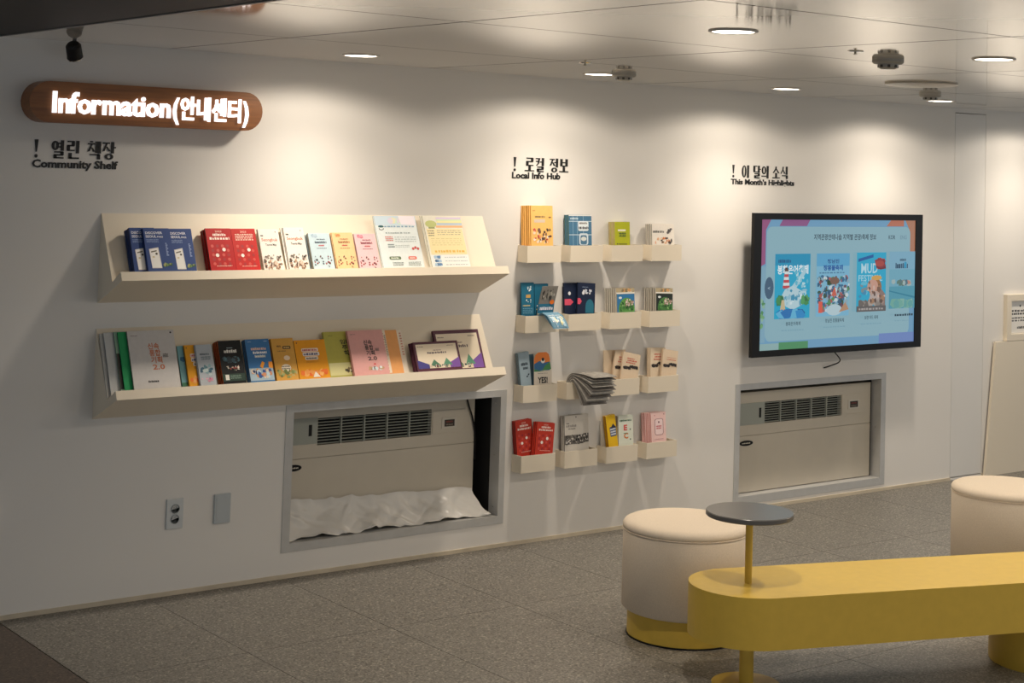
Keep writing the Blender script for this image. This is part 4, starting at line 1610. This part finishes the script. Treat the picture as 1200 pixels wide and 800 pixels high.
sp_ = slab_pts(2.5, .211)
bm = bmesh.new()
lo_ = [bm.verts.new((x, y, .180)) for x, y in sp_]
hi_ = [bm.verts.new((x, y, .357)) for x, y in sp_]
bm.faces.new(lo_[::-1])
tf = bm.faces.new(hi_)
for i in range(len(sp_)):
    j = (i + 1) % len(sp_)
    bm.faces.new((lo_[i], lo_[j], hi_[j], hi_[i]))
bmesh.ops.bevel(bm, geom=[e for f in bm.faces if len(f.verts) > 4 for e in f.edges], offset=.004, segments=2, affect='EDGES')
bm_obj('seat_slab', bm, YELLOW, bench, smooth=True, angle=.7)
lathe('column_leg', [(.0255, .010), (.0255, .181)], YELLOW, bench, n=32)
lathe('base_plate', [(.121, 0), (.122, .008), (.119, .011), (0, .011)], YELLOW, bench, n=56)
lathe('drum_leg', [(.203, 0), (.205, .004), (.205, .181)], YELLOW, bench, n=64, center=(1.255, 0, 0))
lathe('table_pole', [(.013, .355), (.013, .590)], YELLOW, bench, n=24)
lathe('table_flange', [(.03, .586), (.03, .590)], YELLOW, bench, n=24)
lathe('table_top', [(0, .590), (.152, .590), (.1555, .593), (.1555, .606), (.153, .609), (0, .609)], mat('dark_table_laminate', (.115, .11, .105), rough=.28, spec=.4), bench, n=72)


def stool(x, y, label):
    root = empty('round_stool', (x, y, 0))
    tag(root, label, 'stool', 'round cream stools')
    R_ = .2457
    lathe('base', [(.215, 0), (.222, .006), (.222, .108), (.0, .108)], YELLOW, root, n=64)
    lathe('floor_gap_shade', [(.205, -.0002), (.226, 0.0), (.226, .005), (.205, .005)], BLACK, root, n=64)  # black ring stands in for the shaded gap at the floor
    lathe('body', [(.0, .104), (.236, .104), (R_, .112), (R_, .396), (R_ - .002, .403), (R_ - .006, .407)], FABRIC, root, n=72, angle=1.2)
    lathe('cushion', [(R_ - .007, .405), (R_ + .001, .410), (R_ + .001, .424), (R_ - .006, .434), (R_ - .022, .441), (R_ - .06, .445), (R_ - .13, .448), (0, .449)], FABRIC, root, n=72, angle=1.2)
    lathe('seam_piping', [(R_ - .003, .4045), (R_ + .0025, .4065), (R_ - .003, .4090)], FABRIC, root, n=72)
    return root


stool(4.491, -1.525, 'cream round stool with yellow base at the rounded end of the bench')
stool(6.30, -1.72, 'cream round stool standing behind the long side of the yellow bench')

# ------------------------------------------------------------------ board and notice at the right
board = empty('display_board', (8.452, 0, 0))
tag(board, 'low cream board with a slanted end beside the flush door', 'board')
pts = [(0.0, 0), (1.2, 0), (1.2, .815), (.092, .815)]
solid('board_panel', pts, [(0, 1, 2, 3)], .018, SHELF, board, 0, 0, -.009)
nf = empty('framed_notice', (8.652, 0, .817))
tag(nf, 'cream framed notice with dark print above the low board', 'notice')
boxes('frame', [(0, -.028, 0, .045, 0, .287), (.30, -.028, 0, .345, 0, .287), (.045, -.028, 0, .30, 0, .04), (.045, -.028, .247, .30, 0, .287)], SHELF, nf)
box('paper_sheet', (.045, -.014, .04, .30, 0, .247), paper('e8e2d6'), nf)
k = Ink(.255, .207)
k.rect(.02, .03, .98, .97, 'f2eee6')
k.dot(.42, .84, .03, '3a3a3a')
k.lines(.08, .56, .9, .74, 2, '4a4644', 3, .3)
k.lines(.08, .36, .9, .52, 2, '6a6664', 5, .4)
k.lines(.3, .14, .7, .24, 1, '3a3a3a', 7, .2)
o = k.build('notice_print', nf)
o.location = (.045, -.014, .04)

# ------------------------------------------------------------------ ceiling fittings
LENS = mat('downlight_lens', (1.0, 0.94, 0.84), emit=7.0)
RIM = mat('downlight_rim', (.55, .5, .43), rough=.3)
names_x = ['first', 'second', 'third', 'fourth', 'fifth']
dl0 = None
for ri, (y, xs_) in enumerate(ROWS):
    for ci, x in enumerate(xs_):
        if dl0 is None:
            dl0 = empty('downlight')
            lathe('rim', [(.066, 0), (.067, -.004), (.074, -.005), (.078, -.003), (.079, 0)], RIM, dl0, n=40)
            lathe('lens', [(0, -.0025), (.066, -.0025), (.066, -.0005), (0, -.0005)], LENS, dl0, n=40)
            d = dl0
            d.location = (x, y, H)
            tag(d, '', 'ceiling light')
        else:
            d = dup(dl0, Matrix.Translation((x, y, H)))
        if ri < 2:
            d['label'] = ('round downlight in the row next to the wall, ' if ri == 0 else 'round downlight in the second row from the wall, ') + names_x[ci] + ' from the left'
            d['group'] = 'round ceiling downlights'
        else:  # rows out of view, added for their light
            d['label'] = 'round downlight in the ' + ('third', 'fourth')[ri - 2] + ' row from the wall, ' + names_x[ci] + ' from the left'
            d['group'] = 'round ceiling downlights'
        for watts, ang, blend in ((LAMP_W, 130, 1.0), (LAMP_WIDE_W, 163, 0.28)):
            ld = bpy.data.lights.new('downlight_lamp', 'SPOT')
            ld.energy = watts
            ld.color = LAMP_COLOR
            ld.spot_size = math.radians(ang)
            ld.spot_blend = blend
            ld.shadow_soft_size = 0.055
            lo = bpy.data.objects.new('downlight_lamp', ld)
            COL.objects.link(lo)
            lo.location = (x, y, H - 0.02)

GD_ = mat('detector_grey', (.36, .34, .30), rough=.5)
GD2 = mat('detector_dark', (.05, .045, .04), rough=.5)


def detector(x, y, s, label):
    r = empty('smoke_detector', (x, y, H))
    tag(r, label, 'smoke detector', 'smoke detectors on the ceiling')
    lathe('base', [(.056 * s, 0), (.056 * s, -.011 * s), (.050 * s, -.017 * s), (0, -.017 * s)], GD_, r, n=36)
    lathe('sensor_cage', [(.036 * s, -.016 * s), (.034 * s, -.030 * s), (.026 * s, -.035 * s), (0, -.035 * s)], GD_, r, n=28)
    for i in range(8):
        a = i * math.pi / 4
        bm = bmesh.new()
        bbox(bm, .031 * s, -.005 * s, -.031 * s, .0365 * s, .005 * s, -.021 * s)
        bmesh.ops.rotate(bm, verts=bm.verts, cent=(0, 0, 0), matrix=Matrix.Rotation(a, 3, 'Z'))
        bm_obj('sensor_slot', bm, GD2, r)


detector(4.90, -.62, 1.0, 'smoke detector near the wall beside a downlight above the wall bins')
detector(4.79, -2.24, 1.05, 'large looking smoke detector in the middle of the ceiling')
detector(6.80, -.86, 1.0, 'smoke detector far off beside the downlight near the door')


def sprinkler(x, y, label):
    r = empty('sprinkler', (x, y, H))
    tag(r, label, 'sprinkler', 'small sprinklers on the ceiling')
    lathe('escutcheon', [(.030, 0), (.028, -.003), (.010, -.004), (0, -.004)], CHROME, r, n=24)
    lathe('head', [(.004, -.003), (.004, -.009), (.008, -.010), (.008, -.011), (0, -.011)], mat('sprinkler_brass', (.25, .21, .14), rough=.35, metal=.6), r, n=16)


sprinkler(4.36, -.985, 'small sprinkler above the wall bins near the downlight by the wall')
sprinkler(4.436, -2.385, 'small sprinkler left of the large looking smoke detector')
r = empty('ceiling_speaker', (6.07, -1.38, H))
tag(r, 'wide flat round speaker cover on the ceiling', 'speaker')
lathe('cover', [(.155, 0), (.155, -.006), (.14, -.012), (0, -.014)], mat('speaker_cover', (.62, .57, .50), rough=.35), r, n=56)
lathe('rim', [(.150, -.001), (.165, -.001), (.167, -.007), (.152, -.011)], mat('speaker_rim', (.60, .55, .48), rough=.35), r, n=56)

r = empty('spotlight', (2.472, -.12, H))
tag(r, 'unlit black spotlight hanging in the corner above the pill sign', 'spotlight')
lathe('stem', [(.008, 0), (.008, -.02)], BLACK, r, n=12)
hd = lathe('head', [(0, .035), (.022, .034), (.030, .024), (.031, -.03), (.029, -.032), (.027, -.026), (0, -.022)], BLACK, r, n=28, center=(0, 0, 0))
hd.location = (0, 0, -.045)
hd.rotation_euler = (math.radians(28), math.radians(-24), 0)
rm = lathe('chrome_rim', [(.0285, -.031), (.0322, -.031), (.0322, -.027), (.0285, -.027)], CHROME, r, n=28)
rm.location = (0, 0, -.045)
rm.rotation_euler = (math.radians(28), math.radians(-24), 0)
